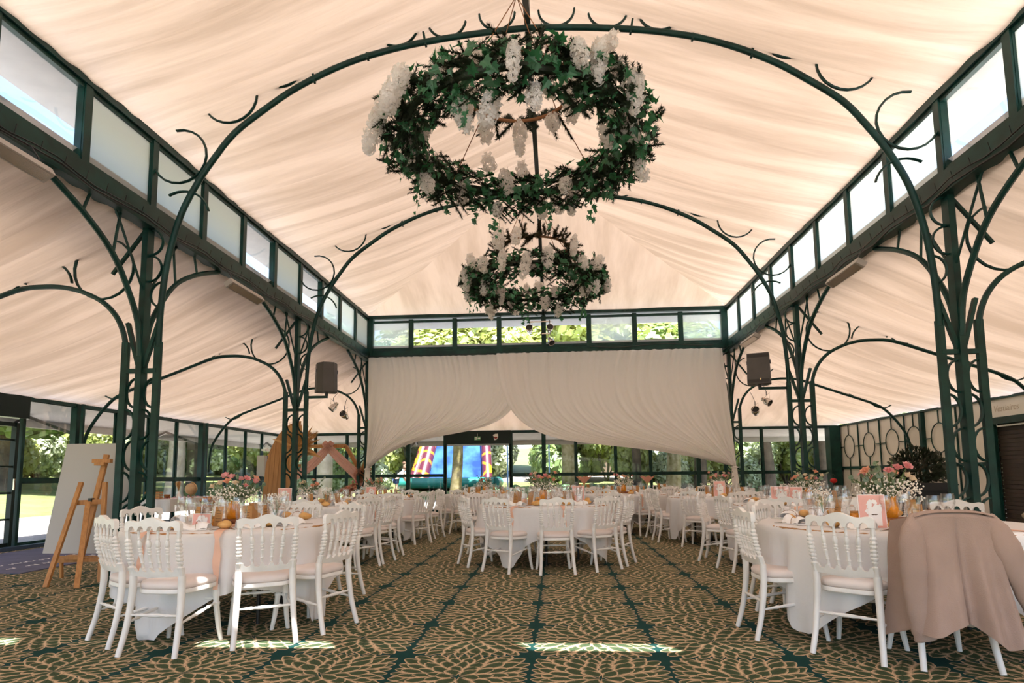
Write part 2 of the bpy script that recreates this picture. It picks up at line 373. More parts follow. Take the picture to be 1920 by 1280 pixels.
NW = [0]
def window(p, q, z0, z1, pane, label, fw=.045, depth=.06, post=.0, frame='steel'):
    """one glazed opening from p to q (plan points); the frame is the window, the glass its part"""
    NW[0] += 1; p, q = Vector((*p, 0)), Vector((*q, 0)); d = (q - p).normalized(); n = Vector((d.y, -d.x, 0))
    b = MB(); zc = (z0 + z1) / 2
    for z in (z0 + fw / 2, z1 - fw / 2): b.rod(p + Vector((0, 0, z)), q + Vector((0, 0, z)), depth, fw)
    for a, s_ in ((p, 1), (q, -1)):
        c = a + d * s_ * fw / 2; b.rod(c + Vector((0, 0, z0 + fw)), c + Vector((0, 0, z1 - fw)), fw, depth, up=n)
    if post: b.rod(q + Vector((0, 0, z0 - .02)), q + Vector((0, 0, z1 + .02)), post, depth + .04, up=n)
    o = b.build('window_%d' % NW[0], M[frame]); tag(o, label, 'window', kind='structure')
    g = MB(); e = fw * .8; A = p + d * e; B = q - d * e; th = n * .004
    zs = (z0 + e, z1 - e); v = []
    for s_ in (-1, 1):
        for (P, z) in ((A, zs[0]), (B, zs[0]), (B, zs[1]), (A, zs[1])): v.append(P + th * s_ + Vector((0, 0, z)))
    g.add(v, [(3, 2, 1, 0), (4, 5, 6, 7), (0, 1, 5, 4), (1, 2, 6, 5), (2, 3, 7, 6), (3, 0, 4, 7)])
    g.build('pane', M[pane], o)
    return o
ORD = ['first', 'second', 'third', 'fourth', 'fifth', 'sixth', 'seventh', 'eighth', 'ninth', 'tenth', 'eleventh', 'twelfth', 'thirteenth']
NT_ = [0]
def trim(b, m, label, cat='trim', smooth=None):
    NT_[0] += 1; return tag(b.build('trim_%d' % NT_[0], m, smooth=smooth), label, cat, kind='structure')

# clerestory: twelve lights on each long side, eight on each gable
ZG0, ZG1 = 4.34, 5.19
left_kind = ['glass', 'glass', 'glass', 'frost_shaded', 'frost_shaded', 'frost_shaded', 'glass', 'frost_shaded', 'glass', 'half_frost', 'half_frost', 'frost_shaded']
right_kind = ['frost', 'frost', 'frost', 'glass', 'frost', 'frost', 'frost', 'frost', 'frost', 'frost', 'frost', 'frost']
step = (YR[3] - YR[0]) / 12
for i in range(12):
    y0, y1 = YR[0] + step * i, YR[0] + step * (i + 1)
    st_ = {'glass': 'clear', 'frost': 'frosted', 'half_frost': 'hazy', 'frost_shaded': 'shade-toned frosted'}
    window((XL, y0), (XL, y1), ZG0, ZG1, left_kind[i], '%s pane of the left clerestory, %s from the front' % (st_[left_kind[i]], ORD[i]), fw=.055, post=.10)
    window((XR, y1), (XR, y0), ZG0, ZG1, right_kind[i], '%s pane of the right clerestory, %s from the front' % (st_[right_kind[i]], ORD[i]), fw=.055, post=.10)
gs = (XR - XL) / 8
back_kind = ['half_frost', 'glass', 'glass', 'glass', 'glass', 'half_frost', 'glass', 'half_frost']
front_kind = ['frost', 'glass', 'frost', 'glass', 'frost', 'glass', 'frost', 'frost']
for i in range(8):
    x0, x1 = XL + gs * i, XL + gs * (i + 1)
    window((x0, YR[3]), (x1, YR[3]), 4.36, 5.13, back_kind[i], '%s pane over the white drapes, %s from the left' % (st_[back_kind[i]], ORD[i]), fw=.06, post=.11)
    window((x1, YR[0]), (x0, YR[0]), 4.36, 5.13, front_kind[i], 'pane of the front gable behind the photographer, %s from the left' % ORD[i], fw=.06, post=.11)
for nm, a, c in (('left', (XL, YR[0]), (XL, YR[3])), ('right', (XR, YR[0]), (XR, YR[3])), ('back', (XL, YR[3]), (XR, YR[3])), ('front', (XL, YR[0]), (XR, YR[0]))):
    b = MB(); b.rod((*a, 4.24), (*c, 4.24), .14, .21); b.rod((*a, 4.11), (*c, 4.11), .20, .05)
    trim(b, M['steel'], 'green steel beam under the %s clerestory windows' % nm, 'beam')
    b = MB(); b.rod((*a, 5.225), (*c, 5.225), .12, .09)
    trim(b, M['steel'], 'green steel head rail above the %s clerestory windows' % nm, 'beam')
b = MB(); b.rod((XC, YR[1], 6.64), (XC, YR[2], 6.64), .07, .16); b.rod((XC, YR[2], 6.6), (XC, YR[3], 5.2), .07, .12); b.rod((XC, YR[1], 6.6), (XC, YR[0], 5.2), .07, .12)
trim(b, M['dark_steel'], 'dark ridge beam running above the two floral chandeliers', 'beam')
for k, (x, y) in enumerate([(XL, YR[3]), (XR, YR[3])]):
    b = MB(); b.box((x, y, 4.70), (.30, .16, 1.05)); trim(b, M['steel'], 'wide green corner panel at the %s end of the gable windows' % ('left', 'right')[k], 'panel')

# outer glazed walls ------------------------------------------------------
def glazed_wall(name, label, posts, fn, zbar, ztop=ZW, thick=()):
    b = MB()
    for u in posts:
        w = .12 if u in thick else .055
        b.rod((*fn(u), 0), (*fn(u), ztop), w, .07 if u not in thick else .12, up=(1, 0, 0))
    a, c = fn(posts[0]), fn(posts[-1])
    b.rod((*a, ztop - .025), (*c, ztop - .025), .09, .06)
    return b
LP = [9.66, 10.8, 11.85, 12.86, 13.86, 14.91, 16.05, 17.1, 18.1, YB]
fl = lambda y: (XLW, y)
b = glazed_wall('', '', LP, fl, 1.15, thick=(10.8, 14.91))
b.rod((XLW, 9.66, 1.13), (XLW, YB, 1.13), .06, .06); b.rod((XLW, 9.66, .04), (XLW, YB, .04), .08, .08)
for y in (10.8, 14.91):
    b.rod((XLW + .13, y, 0), (XLW + .13, y, ZW), .05, .05); b.rod((XLW, y + .12, 0), (XLW, y + .12, ZW), .05, .05)
b.rod((XLW, YF, ZW - .025), (XLW, 9.66, ZW - .025), .09, .06)
tag(b.build('wall_left', M['steel']), 'dark green glazing frame along the left side of the hall', 'wall', kind='structure')
for i in range(len(LP) - 1):
    for z0, z1, w_ in ((.08, 1.10, 'lower'), (1.16, ZW - .05, 'upper')):
        window((XLW, LP[i] + .03), (XLW, LP[i + 1] - .03), z0, z1, 'glass', '%s clear pane of the left wall, %s bay from the door' % (w_, ORD[i]), fw=.02, depth=.03)
# the door in the left wall, its header and its leaves
b = MB(); b.box((XLW, 8.76, 2.355), (.20, 1.84, .37)); b.rod((XLW, 7.86, 0), (XLW, 7.86, 2.17), .09, .09)
tag(b.build('door_1', M['dark_steel']), 'dark frame and deep header of the glass door at the left edge', 'door', kind='structure'); d1 = bpy.data.objects['door_1']
b = MB()
for y in (7.94, 9.53): b.rod((XLW, y, .03), (XLW, y, 2.09), .06, .09, up=(1, 0, 0))
for z, w_ in ((.07, .10), (.50, .03), (.93, .03), (1.36, .03), (1.80, .03), (2.06, .07)): b.rod((XLW, 7.9, z), (XLW, 9.57, z), .05, w_)
leafd = b.build('door_leaf', M['dark_steel'], d1)
g = MB(); g.box((XLW, 8.73, 1.06), (.008, 1.56, 1.96)); g.build('pane', M['glass'], leafd); MB().rod((XLW + .07, 9.5, .98), (XLW + .07, 9.5, 1.16), .02).build('handle', M['chrome'], leafd)
b = MB(); fy = [YF + (7.86 - YF) * k / 9 for k in range(10)]  # unseen near part of the wall, glazed for extra fill light
for y in fy: b.rod((XLW, y, 0), (XLW, y, ZW), .06, .08, up=(1, 0, 0))
for z in (.04, 1.13): b.rod((XLW, YF, z), (XLW, 7.86, z), .06, .06)
for i in range(9): window((XLW, fy[i] + .03), (XLW, fy[i + 1] - .03), .08, ZW - .06, 'glass', 'unseen fill light pane of the left wall before the door, %s from the front' % ORD[i], fw=.02, depth=.03)
tag(b.build('wall_left_front', M['steel']), 'unseen glazing frame left of the photographer, letting in fill light', 'wall', kind='structure')
b = MB(); b.rod((XLW + .06, 7.8, .03), (XLW + .06, 11.0, .03), .22, .06); trim(b, mat('blue grey threshold', (.03, .055, .10), .5), 'blue grey threshold strip along the left glass door', 'threshold')

# back wall
BP = [-8.93, -7.75, -6.71, -5.83, -4.70, -3.52, -1.41, -.38, .62, 1.85, 2.92, 4.37, 6.30, 8.46]
b = MB()
for x in BP:
    w = .13 if x in (-4.70, -.38, 4.37, 8.46) else .06
    b.rod((x, YB, 0), (x, YB, ZW), w, .10, up=(0, 1, 0))
b.rod((XLW, YB, ZW - .02), (XRW, YB, ZW - .02), .08, .07)
for x0, x1 in ((XLW, -3.52), (-1.41, XRW)):
    b.rod((x0, YB, 1.17), (x1, YB, 1.17), .06, .06); b.rod((x0, YB, .04), (x1, YB, .04), .08, .08)
b.box((8.34, YB - .15, 1.27), (.30, .34, 2.54))
tag(b.build('wall_back', M['steel']), 'dark green glazing frame across the far end of the hall', 'wall', kind='structure')
for i in range(len(BP) - 1):
    if BP[i] == -3.52: continue
    for z0, z1, w_ in ((.08, 1.14, 'lower'), (1.20, ZW - .05, 'upper')):
        window((BP[i] + .03, YB), (BP[i + 1] - .03, YB), z0, z1, 'glass', '%s clear pane of the back wall, %s bay from the left corner' % (w_, ORD[i]), fw=.02, depth=.03)
b = MB(); b.box((-2.465, YB, 2.36), (2.10, .12, .42)); b.rod((-3.49, YB, 0), (-3.49, YB, 2.16), .06, .1, up=(0, 1, 0)); b.rod((-1.44, YB, 0), (-1.44, YB, 2.16), .06, .1, up=(0, 1, 0))
tag(b.build('door_2', M['dark_steel']), 'open garden doorway with a black header in the back wall', 'door', kind='structure')
b = MB(); b.box((-2.46, YB - .1, .03), (2.0, .5, .06)); trim(b, M['gravel'], 'pale doorstep of the open garden doorway', 'doorstep')

# right wall: cream boards with oval trellis, then a dark roller shutter under a lintel
b = MB(); b.box((XRW + .06, (12.6 + YB) / 2, 1.27), (.12, YB - 12.6, 2.54)); b.box((XRW + .06, (YF + 12.6) / 2, 2.34), (.12, 12.6 - YF, .40)); b.box((XRW + .06, (YF + 5.2) / 2, 1.07), (.12, 5.2 - YF, 2.14))
tag(b.build('wall_right', M['wall']), 'cream boarded wall along the right side', 'wall', kind='structure')
b = MB(); b.rod((XRW - .01, YF, 2.53), (XRW - .01, YB, 2.53), .06, .05); b.box((XRW - .02, 12.58, 1.07), (.10, .14, 2.14)); b.rod((XRW - .02, 5.2, 2.09), (XRW - .02, 12.6, 2.09), .12, .13)
trim(b, M['steel'], 'green top rail and lintel along the right wall', 'rail')
b = MB(); b.rod((XRW - .03, 9.0, 1.985), (XRW - .03, 12.4, 1.985), .03, .03); trim(b, M['soffit'], 'pale strip light rail under the shutter lintel', 'rail')
b = MB()
for k in range(26): b.box((XRW + .09 - .004 * (k % 2), 8.9, .04 + k * .079), (.05, 7.3, .074))
b.box((XRW + .14, 8.9, 1.06), (.03, 7.4, 2.14)); tag(b.build('shutter', M['shutter']), 'dark brown slatted roller shutter closing the right wall', 'shutter', kind='structure')
b = MB(); xw = XRW - .035; ys = [18.98, 18.44, 17.86, 17.29, 16.71, 16.13, 15.55, 14.80, 14.2, 13.6, 13.0, 12.66]
for y in ys[::2][:4] + [14.80, 13.6]: b.rod((xw, y, 0), (xw, y, 2.5), .03, .03)
b.rod((xw, 14.80, 0), (xw, 14.80, 2.5), .12, .10); b.rod((xw, 12.66, 1.27), (xw, YB, 1.27), .035, .075)
cells = [(18.98, 17.86), (17.86, 16.71), (16.71, 15.55), (15.55, 14.80), (14.80, 13.60)]
for a, c in cells:
    ym = (a + c) / 2; rw = .30; zc = 1.88
    b.tube([(xw, ym + rw * math.cos(t_ * 2 * PI / 28), zc + .33 * math.sin(t_ * 2 * PI / 28)) for t_ in range(28)], .013, 5, closed=True)
    b.rod((xw, ym, zc + .33), (xw, ym, 2.5), .022, .022); b.rod((xw, ym, 1.30), (xw, ym, zc - .33), .022, .022)
    b.rod((xw, a, zc), (xw, ym + rw, zc), .022, .022); b.rod((xw, ym - rw, zc), (xw, c, zc), .022, .022)
    b.rod((xw, ym, .75), (xw, ym, 1.24), .022, .022)
    b.tube(arc((ym - .5, .35), .5, 0, 90, 10, lambda u, v: (xw, u, v + 0)), .016, 5)
trim(b, M['steel'], 'green trellis with ovals on the cream right wall', 'trellis', smooth=40)
cu = bpy.data.curves.new('lettering', 'FONT'); cu.body = 'Vestiaires'; cu.size = .17; cu.extrude = .001; cu.align_x = 'LEFT'; cu.shear = .25
tx = bpy.data.objects.new('text_source', cu); COL.objects.link(tx); bpy.context.view_layer.update(); me_ = bpy.data.meshes.new_from_object(tx.evaluated_get(bpy.context.evaluated_depsgraph_get())); bpy.data.objects.remove(tx); to = bpy.data.objects.new('wall_lettering', me_); COL.objects.link(to); to.location = (XRW - .003, 12.52, 2.27); to.rotation_euler = (PI / 2, 0, -PI / 2)
me_.materials.append(mat('faint grey lettering', (.52, .43, .345), .8)); tag(to, 'faint grey sloping word painted above the dark shutter', 'lettering')

# low eaves outside the glass
def slab(pts, t_, name, m, label):
    b = MB(); n = len(pts); b.add([(*p,) for p in pts] + [(p[0], p[1], p[2] + t_) for p in pts], [tuple(range(n - 1, -1, -1)), tuple(range(n, 2 * n))] + [(i, (i + 1) % n, n + (i + 1) % n, n + i) for i in range(n)])
    return trim(b, m, label, 'eaves')
e = 1.25
slab([(XLW - e, YF, 2.30), (XLW, YF, 2.56), (XLW, YB, 2.56), (XLW - e, YB + e, 2.30)], .06, 'eaves', M['soffit'], 'pale underside of the eaves outside the left glazing')
slab([(XLW - e, YB + e, 2.30), (XLW, YB, 2.56), (XRW, YB, 2.56), (XRW + e, YB + e, 2.30)], .06, 'eaves', M['soffit'], 'pale underside of the eaves outside the back glazing')
b = MB(); b.rod((XLW - e, YF, 2.24), (XLW - e, YB + e, 2.24), .04, .16); b.rod((XLW - e, YB + e, 2.24), (XRW + e, YB + e, 2.24), .04, .16)
trim(b, M['soffit'], 'pale fascia board along the low eaves', 'fascia')
for (x, y, dx, dy) in [(XLW, 10.8, -1, 0), (XLW, 14.91, -1, 0), (XLW, YB, -.8, .8), (-4.70, YB, 0, 1), (4.37, YB, 0, 1), (8.46, YB, .6, 1)]:
    b = MB(); b.rod((x + dx * .06, y + dy * .06, 2.0), (x + dx * .95, y + dy * .95, 2.33), .05, .05); b.rod((x + dx * .95, y + dy * .95, 2.33), (x + dx * 1.2, y + dy * 1.2, 2.22), .07, .05)
    tag(b.build('eaves_bracket', M['black']), 'black bracket arm under the eaves outside the glass', 'bracket', 'brackets under the low eaves')
ue = .50
for a, c, o1, o2, nm in (((XL, YR[0]), (XL, YR[3]), (-ue, 0), (-ue, ue), 'left'), ((XR, YR[0]), (XR, YR[3]), (ue, 0), (ue, ue), 'right'), ((XL, YR[3]), (XR, YR[3]), (-ue, ue), (ue, ue), 'back')):
    slab([(a[0] + o1[0], a[1] + o1[1], 5.02), (a[0], a[1], 5.27), (c[0], c[1], 5.27), (c[0] + o2[0], c[1] + o2[1], 5.02)][::(1 if nm != 'right' else -1)], .05, 'eaves', M['soffit'], 'pale upper eaves outside the %s clerestory' % nm)

# ------------------------------------------------------------------ fabric ceilings
def fabric(p00, p10, p01, p11, ns, nt, sag, droop, amp, nf, seed, mtl, label):
    """s runs along the folds (eave to ridge), t across them"""
    rr = random.Random(seed); P = [Vector(p) for p in (p00, p10, p01, p11)]
    fr = [(nf * rr.uniform(.35, 1.9), rr.uniform(0, 6.28), rr.uniform(.4, 1), rr.uniform(-2.5, 2.5)) for _ in range(9)]
    b = MB()
    def fn(s, t):
        q = (P[0] * (1 - s) + P[1] * s) * (1 - t) + (P[2] * (1 - s) + P[3] * s) * t
        f = 0
        for k, ph, a, wv in fr: f += a * math.sin(2 * PI * k * t + ph + wv * s * 1.3 + .5 * math.sin(4 * s + ph))
        f /= 3.0; f = math.copysign(abs(f) ** .75, f)
        fade = min(1, 4 * min(s, 1 - s) + .25)
        q.z -= sag * math.sin(PI * s) + droop * math.sin(PI * t) ** .8 * (.25 + .75 * math.sin(PI * min(1, s * 1.1)))
        q.z += amp * f * fade * min(1, 9 * min(t, 1 - t) + .02) - (.018 * (1 - abs(math.sin(4 * PI * t))) if s < .02 else 0)
        return q
    b.grid(fn, ns, nt)
    o = b.build('ceiling', mtl, smooth=179); return tag(o, label, 'ceiling', kind='structure')
zr = ZRIDGE
for side, x in (('left', XL), ('right', XR)):
    w = (YR[1], YR[2])
    fabric((x, YR[1], 5.27), (XC, YR[1], zr), (x, YR[2], 5.27), (XC, YR[2], zr), 26, 150, .02, .20, .045, 8, 3 + len(side), M['ceil'], 'cream pleated fabric of the middle bay, %s slope of the roof' % side)
    fabric((x, YR[1], 5.27), (XC, YR[1], zr), (x, YR[0], 5.27), (x, YR[0], 5.27), 26, 150, .02, .20 if side == 'left' else .30, .045, 8, 13 + len(side), M['ceil'], 'cream pleated fabric nearest the photographer, %s slope of the roof' % side)
    fabric((x, YR[2], 5.27), (XC, YR[2], zr), (x, YR[3], 5.27), (x, YR[3], 5.27), 26, 120, .02, .10, .02, 7, 23 + len(side), M['ceil'], 'cream fabric of the far hip, %s slope' % side)
fabric((XL, YR[3], 5.27), (XC, YR[2], zr), (XR, YR[3], 5.27), (XC + .001, YR[2], zr), 26, 120, .0, .12, .012, 5, 31, M['ceil_x'], 'smooth cream fabric of the hip above the far gable windows')
fabric((XL, YR[0], 5.27), (XC, YR[1], zr), (XR, YR[0], 5.27), (XC + .001, YR[1], zr), 20, 60, .0, .12, .02, 6, 32, M['ceil_x'], 'cream fabric of the hip behind the photographer')
rows = [YF] + YR + [YB]
def roof(pts, label):  # unseen layer added above the ceilings to diffuse and dim the sun
    b = MB(); b.add(pts, [tuple(range(len(pts)))]); o = b.build('roof', M['roof']); return tag(o, label, 'roof', kind='structure')
G = .42
for side, x, o in (('left', XL, -.5), ('right', XR, .5)):
    roof([(x + o, YR[0] - .1, 5.24 + G), (x + o, YR[3] + .5, 5.24 + G), (XC, YR[2], zr + G), (XC, YR[1], zr + G)], 'added light-diffusing layer over the %s slope of the nave' % side)
    xo = XLW - .1 if side == 'left' else XRW + .1
    roof([(xo, YF - .1, ZW + G), (xo, YB + .1, ZW + G), (x, YR[3], ZA + .36), (x, YR[0], ZA + .36)], 'added light-diffusing layer over the %s aisle' % side)
roof([(XL - .5, YR[3] + .5, 5.24 + G), (XR + .5, YR[3] + .5, 5.24 + G), (XC, YR[2], zr + G)], 'added light-diffusing layer over the far hip')
roof([(XL - .5, YR[0] - .1, 5.24 + G), (XR + .5, YR[0] - .1, 5.24 + G), (XC, YR[1], zr + G)], 'added light-diffusing layer over the near hip')
roof([(XLW - .1, YB + .1, ZW + G), (XRW + .1, YB + .1, ZW + G), (XR, YR[3], ZA + .36), (XL, YR[3], ZA + .36)], 'added light-diffusing layer over the far aisle')
roof([(XLW - .1, YF - .1, ZW + G), (XRW + .1, YF - .1, ZW + G), (XR, YR[0], ZA + .36), (XL, YR[0], ZA + .36)], 'added light-diffusing layer over the near aisle')
for side, x, xo in (('left', XL, XLW), ('right', XR, XRW)):
    for k in range(3):
        fabric((xo, YR[k], ZW + .03), (x, YR[k], ZA), (xo, YR[k + 1], ZW + .03), (x, YR[k + 1], ZA), 26, 150, .10, .14, .045, 8, 40 + k + 7 * len(side), M['ceil'], 'cream pleated fabric over the %s aisle, %s bay from the front' % (side, ORD[k]))
    fabric((xo, YR[3], ZW + .03), (x, YR[3], ZA), (xo, YB, ZW + .03), (x, YR[3], ZA), 24, 60, .10, .05, .02, 5, 60 + len(side), M['ceil'], 'cream fabric in the far %s corner of the aisle' % side)
    fabric((xo, YR[0], ZW + .03), (x, YR[0], ZA), (xo, YF, ZW + .03), (x, YR[0], ZA), 12, 40, .10, .05, .02, 5, 70 + len(side), M['ceil'], 'cream fabric in the near %s corner of the aisle' % side)
    fabric((xo, YB, ZW + .03), (x, YR[3], ZA), (x, YB, ZW + .03), (x, YR[3], ZA), 24, 60, .10, .05, .02, 5, 80 + len(side), M['ceil_x'], 'cream fabric beside the far %s corner' % side)
    fabric((xo, YF, ZW + .03), (x, YR[0], ZA), (x, YF, ZW + .03), (x, YR[0], ZA), 12, 40, .10, .05, .02, 5, 90 + len(side), M['ceil_x'], 'cream fabric beside the near %s corner' % side)
fabric((XL, YB, ZW + .03), (XL, YR[3], ZA), (XR, YB, ZW + .03), (XR, YR[3], ZA), 24, 150, .10, .04, .03, 16, 95, M['ceil_x'], 'cream pleated fabric over the aisle behind the white drapes')
fabric((XL, YF, ZW + .03), (XL, YR[0], ZA), (XR, YF, ZW + .03), (XR, YR[0], ZA), 14, 60, .10, .04, .03, 16, 96, M['ceil_x'], 'cream fabric over the aisle above the photographer')
b = MB(); fx = [XLW + (XRW - XLW) * k / 14 for k in range(15)]  # unseen front wall, glazed to let in fill light behind the camera
for x in fx: b.rod((x, YF, 0), (x, YF, ZW), .06, .08, up=(0, 1, 0))
for z in (.04, 1.15, ZW - .03): b.rod((XLW, YF, z), (XRW, YF, z), .06, .06)
for i in range(14): window((fx[i + 1] - .03, YF), (fx[i] + .03, YF), .08, ZW - .06, 'glass', 'tall unseen pane behind the photographer for fill light, %s from the left' % (ORD + ['fourteenth'])[i], fw=.02, depth=.03)
tag(b.build('wall_front', M['steel']), 'unseen glazing frame behind the photographer, letting in fill light', 'wall', kind='structure')

# ------------------------------------------------------------------ lattice columns and arches
HALF = [(4.34, 0), (4.34, 2.66), (4.335, 3.10), (4.29, 3.62), (4.21, 4.01), (4.11, 4.33), (3.94, 4.66), (3.77, 4.92), (3.52, 5.24), (3.13, 5.54), (2.74, 5.79), (2.16, 6.05), (1.58, 6.20), (1.06, 6.28), (.55, 6.33), (0, 6.36)]
AISLE = [(.20, 2.60), (.23, 2.80), (.33, 3.02), (.50, 3.20), (.74, 3.33), (1.0, 3.405), (1.29, 3.425), (1.63, 3.39), (2.25, 3.17), (2.66, 3.02), (3.39, 2.75), (3.69, 2.53), (3.99, 2.13), (4.11, 1.80), (4.14, 1.3)]
def column(x, y, sgn, label, full=True):
    """sgn = +1 when the nave lies towards +x"""
    c = thing('lattice_column', label, 'column', (x, y, 0))
    MB().rod((0, 0, 0), (0, 0, 4.10), .11, .07, up=(1, 0, 0)).rod((0, .05, 0), (0, .05, 4.1), .05, .05).build('post', M['steel'], c)
    MB().rod((sgn * .195, 0, 0), (sgn * .195, 0, 2.72), .075, .05, up=(0, 1, 0)).build('inner_leg', M['steel'], c)
    MB().rod((-sgn * .20, 0, 0), (-sgn * .20, 0, 2.72), .075, .05, up=(0, 1, 0)).build('outer_leg', M['steel'], c)
    for z in (2.38, .12): MB().rod((-.20, 0, z), (.195, 0, z), .06, .05).build('crossbar', M['steel'], c)
    for s_ in (1, -1):
        MB().rod((s_ * .19, 0, 2.95), (s_ * .03, 0, 2.42), .04, .05, up=(0, 1, 0)).build('brace', M['steel'], c)
        for k in range(6):
            z = .32 + .36 * k; fl_ = (k + (s_ > 0)) % 2; x0 = s_ * (.045 if fl_ else .165); dr = 1 if fl_ else -1
            b = MB(); b.tube([(x0 + s_ * dr * .115 * math.sin(t_ * PI / 12), 0, z + .17 * math.cos(t_ * PI / 12)) for t_ in range(13)], .014, 5, flat=1.6, up=(0, 1, 0))
            b.build('ring', M['steel'], c, smooth=40)
    # long arches to the beam and struts
    if full:
        for s_ in (1, -1):
            pts = smoothcurve([(0, s_ * .04, 2.55), (0, s_ * .10, 2.92), (0, s_ * .28, 3.25), (0, s_ * .57, 3.60), (0, s_ * 1.01, 3.87), (0, s_ * 1.52, 4.08)], 4)
            MB().tube(pts, .032, 6).build('beam_arch', M['steel'], c, smooth=50)
            for yy, z0 in ((.55, 3.60), (1.0, 3.88)): MB().rod((0, s_ * yy, z0), (0, s_ * (yy - .08), 4.1), .022, .022).build('strut', M['steel'], c)
            MB().rod((0, s_ * .03, 3.3), (0, s_ * .55, 4.1), .02, .02).build('strut', M['steel'], c)
    # half arch over the aisle
    pts = smoothcurve([(-sgn * u, 0, v) for u, v in AISLE], 4)
    MB().tube(pts, .030, 6).build('aisle_arch', M['steel'], c, smooth=50)
    for u, v, r, a0, a1 in ((.53, 3.62, .37, 95, 440), (1.22, 3.42, .30, 8, 172), (.20, 3.02, .0, 0, 0), (3.55, 2.98, .32, 215, 400), (1.80, 3.60, .25, 215, 300), (2.95, 3.16, .20, 190, 250)):
        if r: MB().tube(arc((u, v), r, a0, a1, 22, lambda p, q: (-sgn * p, 0, q)), .014, 5, flat=1.6, up=(0, 1, 0)).build('ring', M['steel'], c, smooth=40)
    for z, s_, dr in ((3.60, 1, 1), (3.28, 1, -1), (3.92, 1, 1)):
        b = MB(); x0 = .04 if dr > 0 else .22
        b.tube([(sgn * (x0 + dr * .15 * math.sin(t_ * PI / 12)), 0, z + .155 * math.cos(t_ * PI / 12)) for t_ in range(13)], .013, 5, flat=1.6, up=(0, 1, 0)); b.build('ring', M['steel'], c, smooth=40)
    MB().rod((-sgn * .05, 0, 4.05), (-sgn * .42, 0, 3.55), .03, .04, up=(0, 1, 0)).build('strut', M['steel'], c)
    return c
names = {(0, 1): 'nearest green lattice column on the left, behind the easel', (0, 2): 'middle green lattice column on the left, carrying a loudspeaker', (0, 3): 'far left green lattice column beside the white drape',
         (1, 1): 'nearest green lattice column on the right, in front of the shutter', (1, 2): 'middle green lattice column on the right, carrying a loudspeaker', (1, 3): 'far right green lattice column beside the white drape'}
for sd, x, sg in ((0, XL, 1), (1, XR, -1)):
    for k in (1, 2, 3): column(x, YR[k], sg, names[(sd, k)])
def roof_arch(y, label):
    c = thing('roof_arch', label, 'arch', (XC, y, 0))
    # the feet start on the columns' inner legs
    pts = smoothcurve([(-u, 0, v) for u, v in HALF[1:]], 4); pts += [Vector((-p.x, 0, p.z)) for p in pts[-2::-1]]
    MB().tube(pts, .036, 8).build('arch_tube', M['steel'], c, smooth=50)
    for s_ in (1, -1):
        for u, v, r, a0, a1 in ((4.19, 4.98, .335, 80, 352), (4.13, 4.20, .34, 60, 165), (3.59, 5.71, .335, 150, 385), (2.96, 6.05, .25, 180, 330), (2.3, 6.32, .25, 200, 320), (1.55, 6.48, .25, 190, 350), (.95, 6.53, .23, 190, 350), (.35, 6.57, .21, 180, 360)):
            MB().tube(arc((u, v), r, a0, a1, 30 if a1 - a0 > 300 else 16, lambda p, q: (s_ * p, 0, q)), .014, 5, flat=1.6, up=(0, 1, 0), closed=False).build('ring', M['steel'], c, smooth=40)
        for u, v in ((1.9, 6.13), (2.55, 5.88), (1.2, 6.26)): MB().rod((s_ * u, 0, v - .05), (s_ * (u + .03), 0, v + .12), .025, .05).build('stud', M['steel'], c)
    return c
roof_arch(YR[1], 'near green roof arch passing behind the big floral chandelier')
roof_arch(YR[2], 'far green roof arch above the smaller floral chandelier')
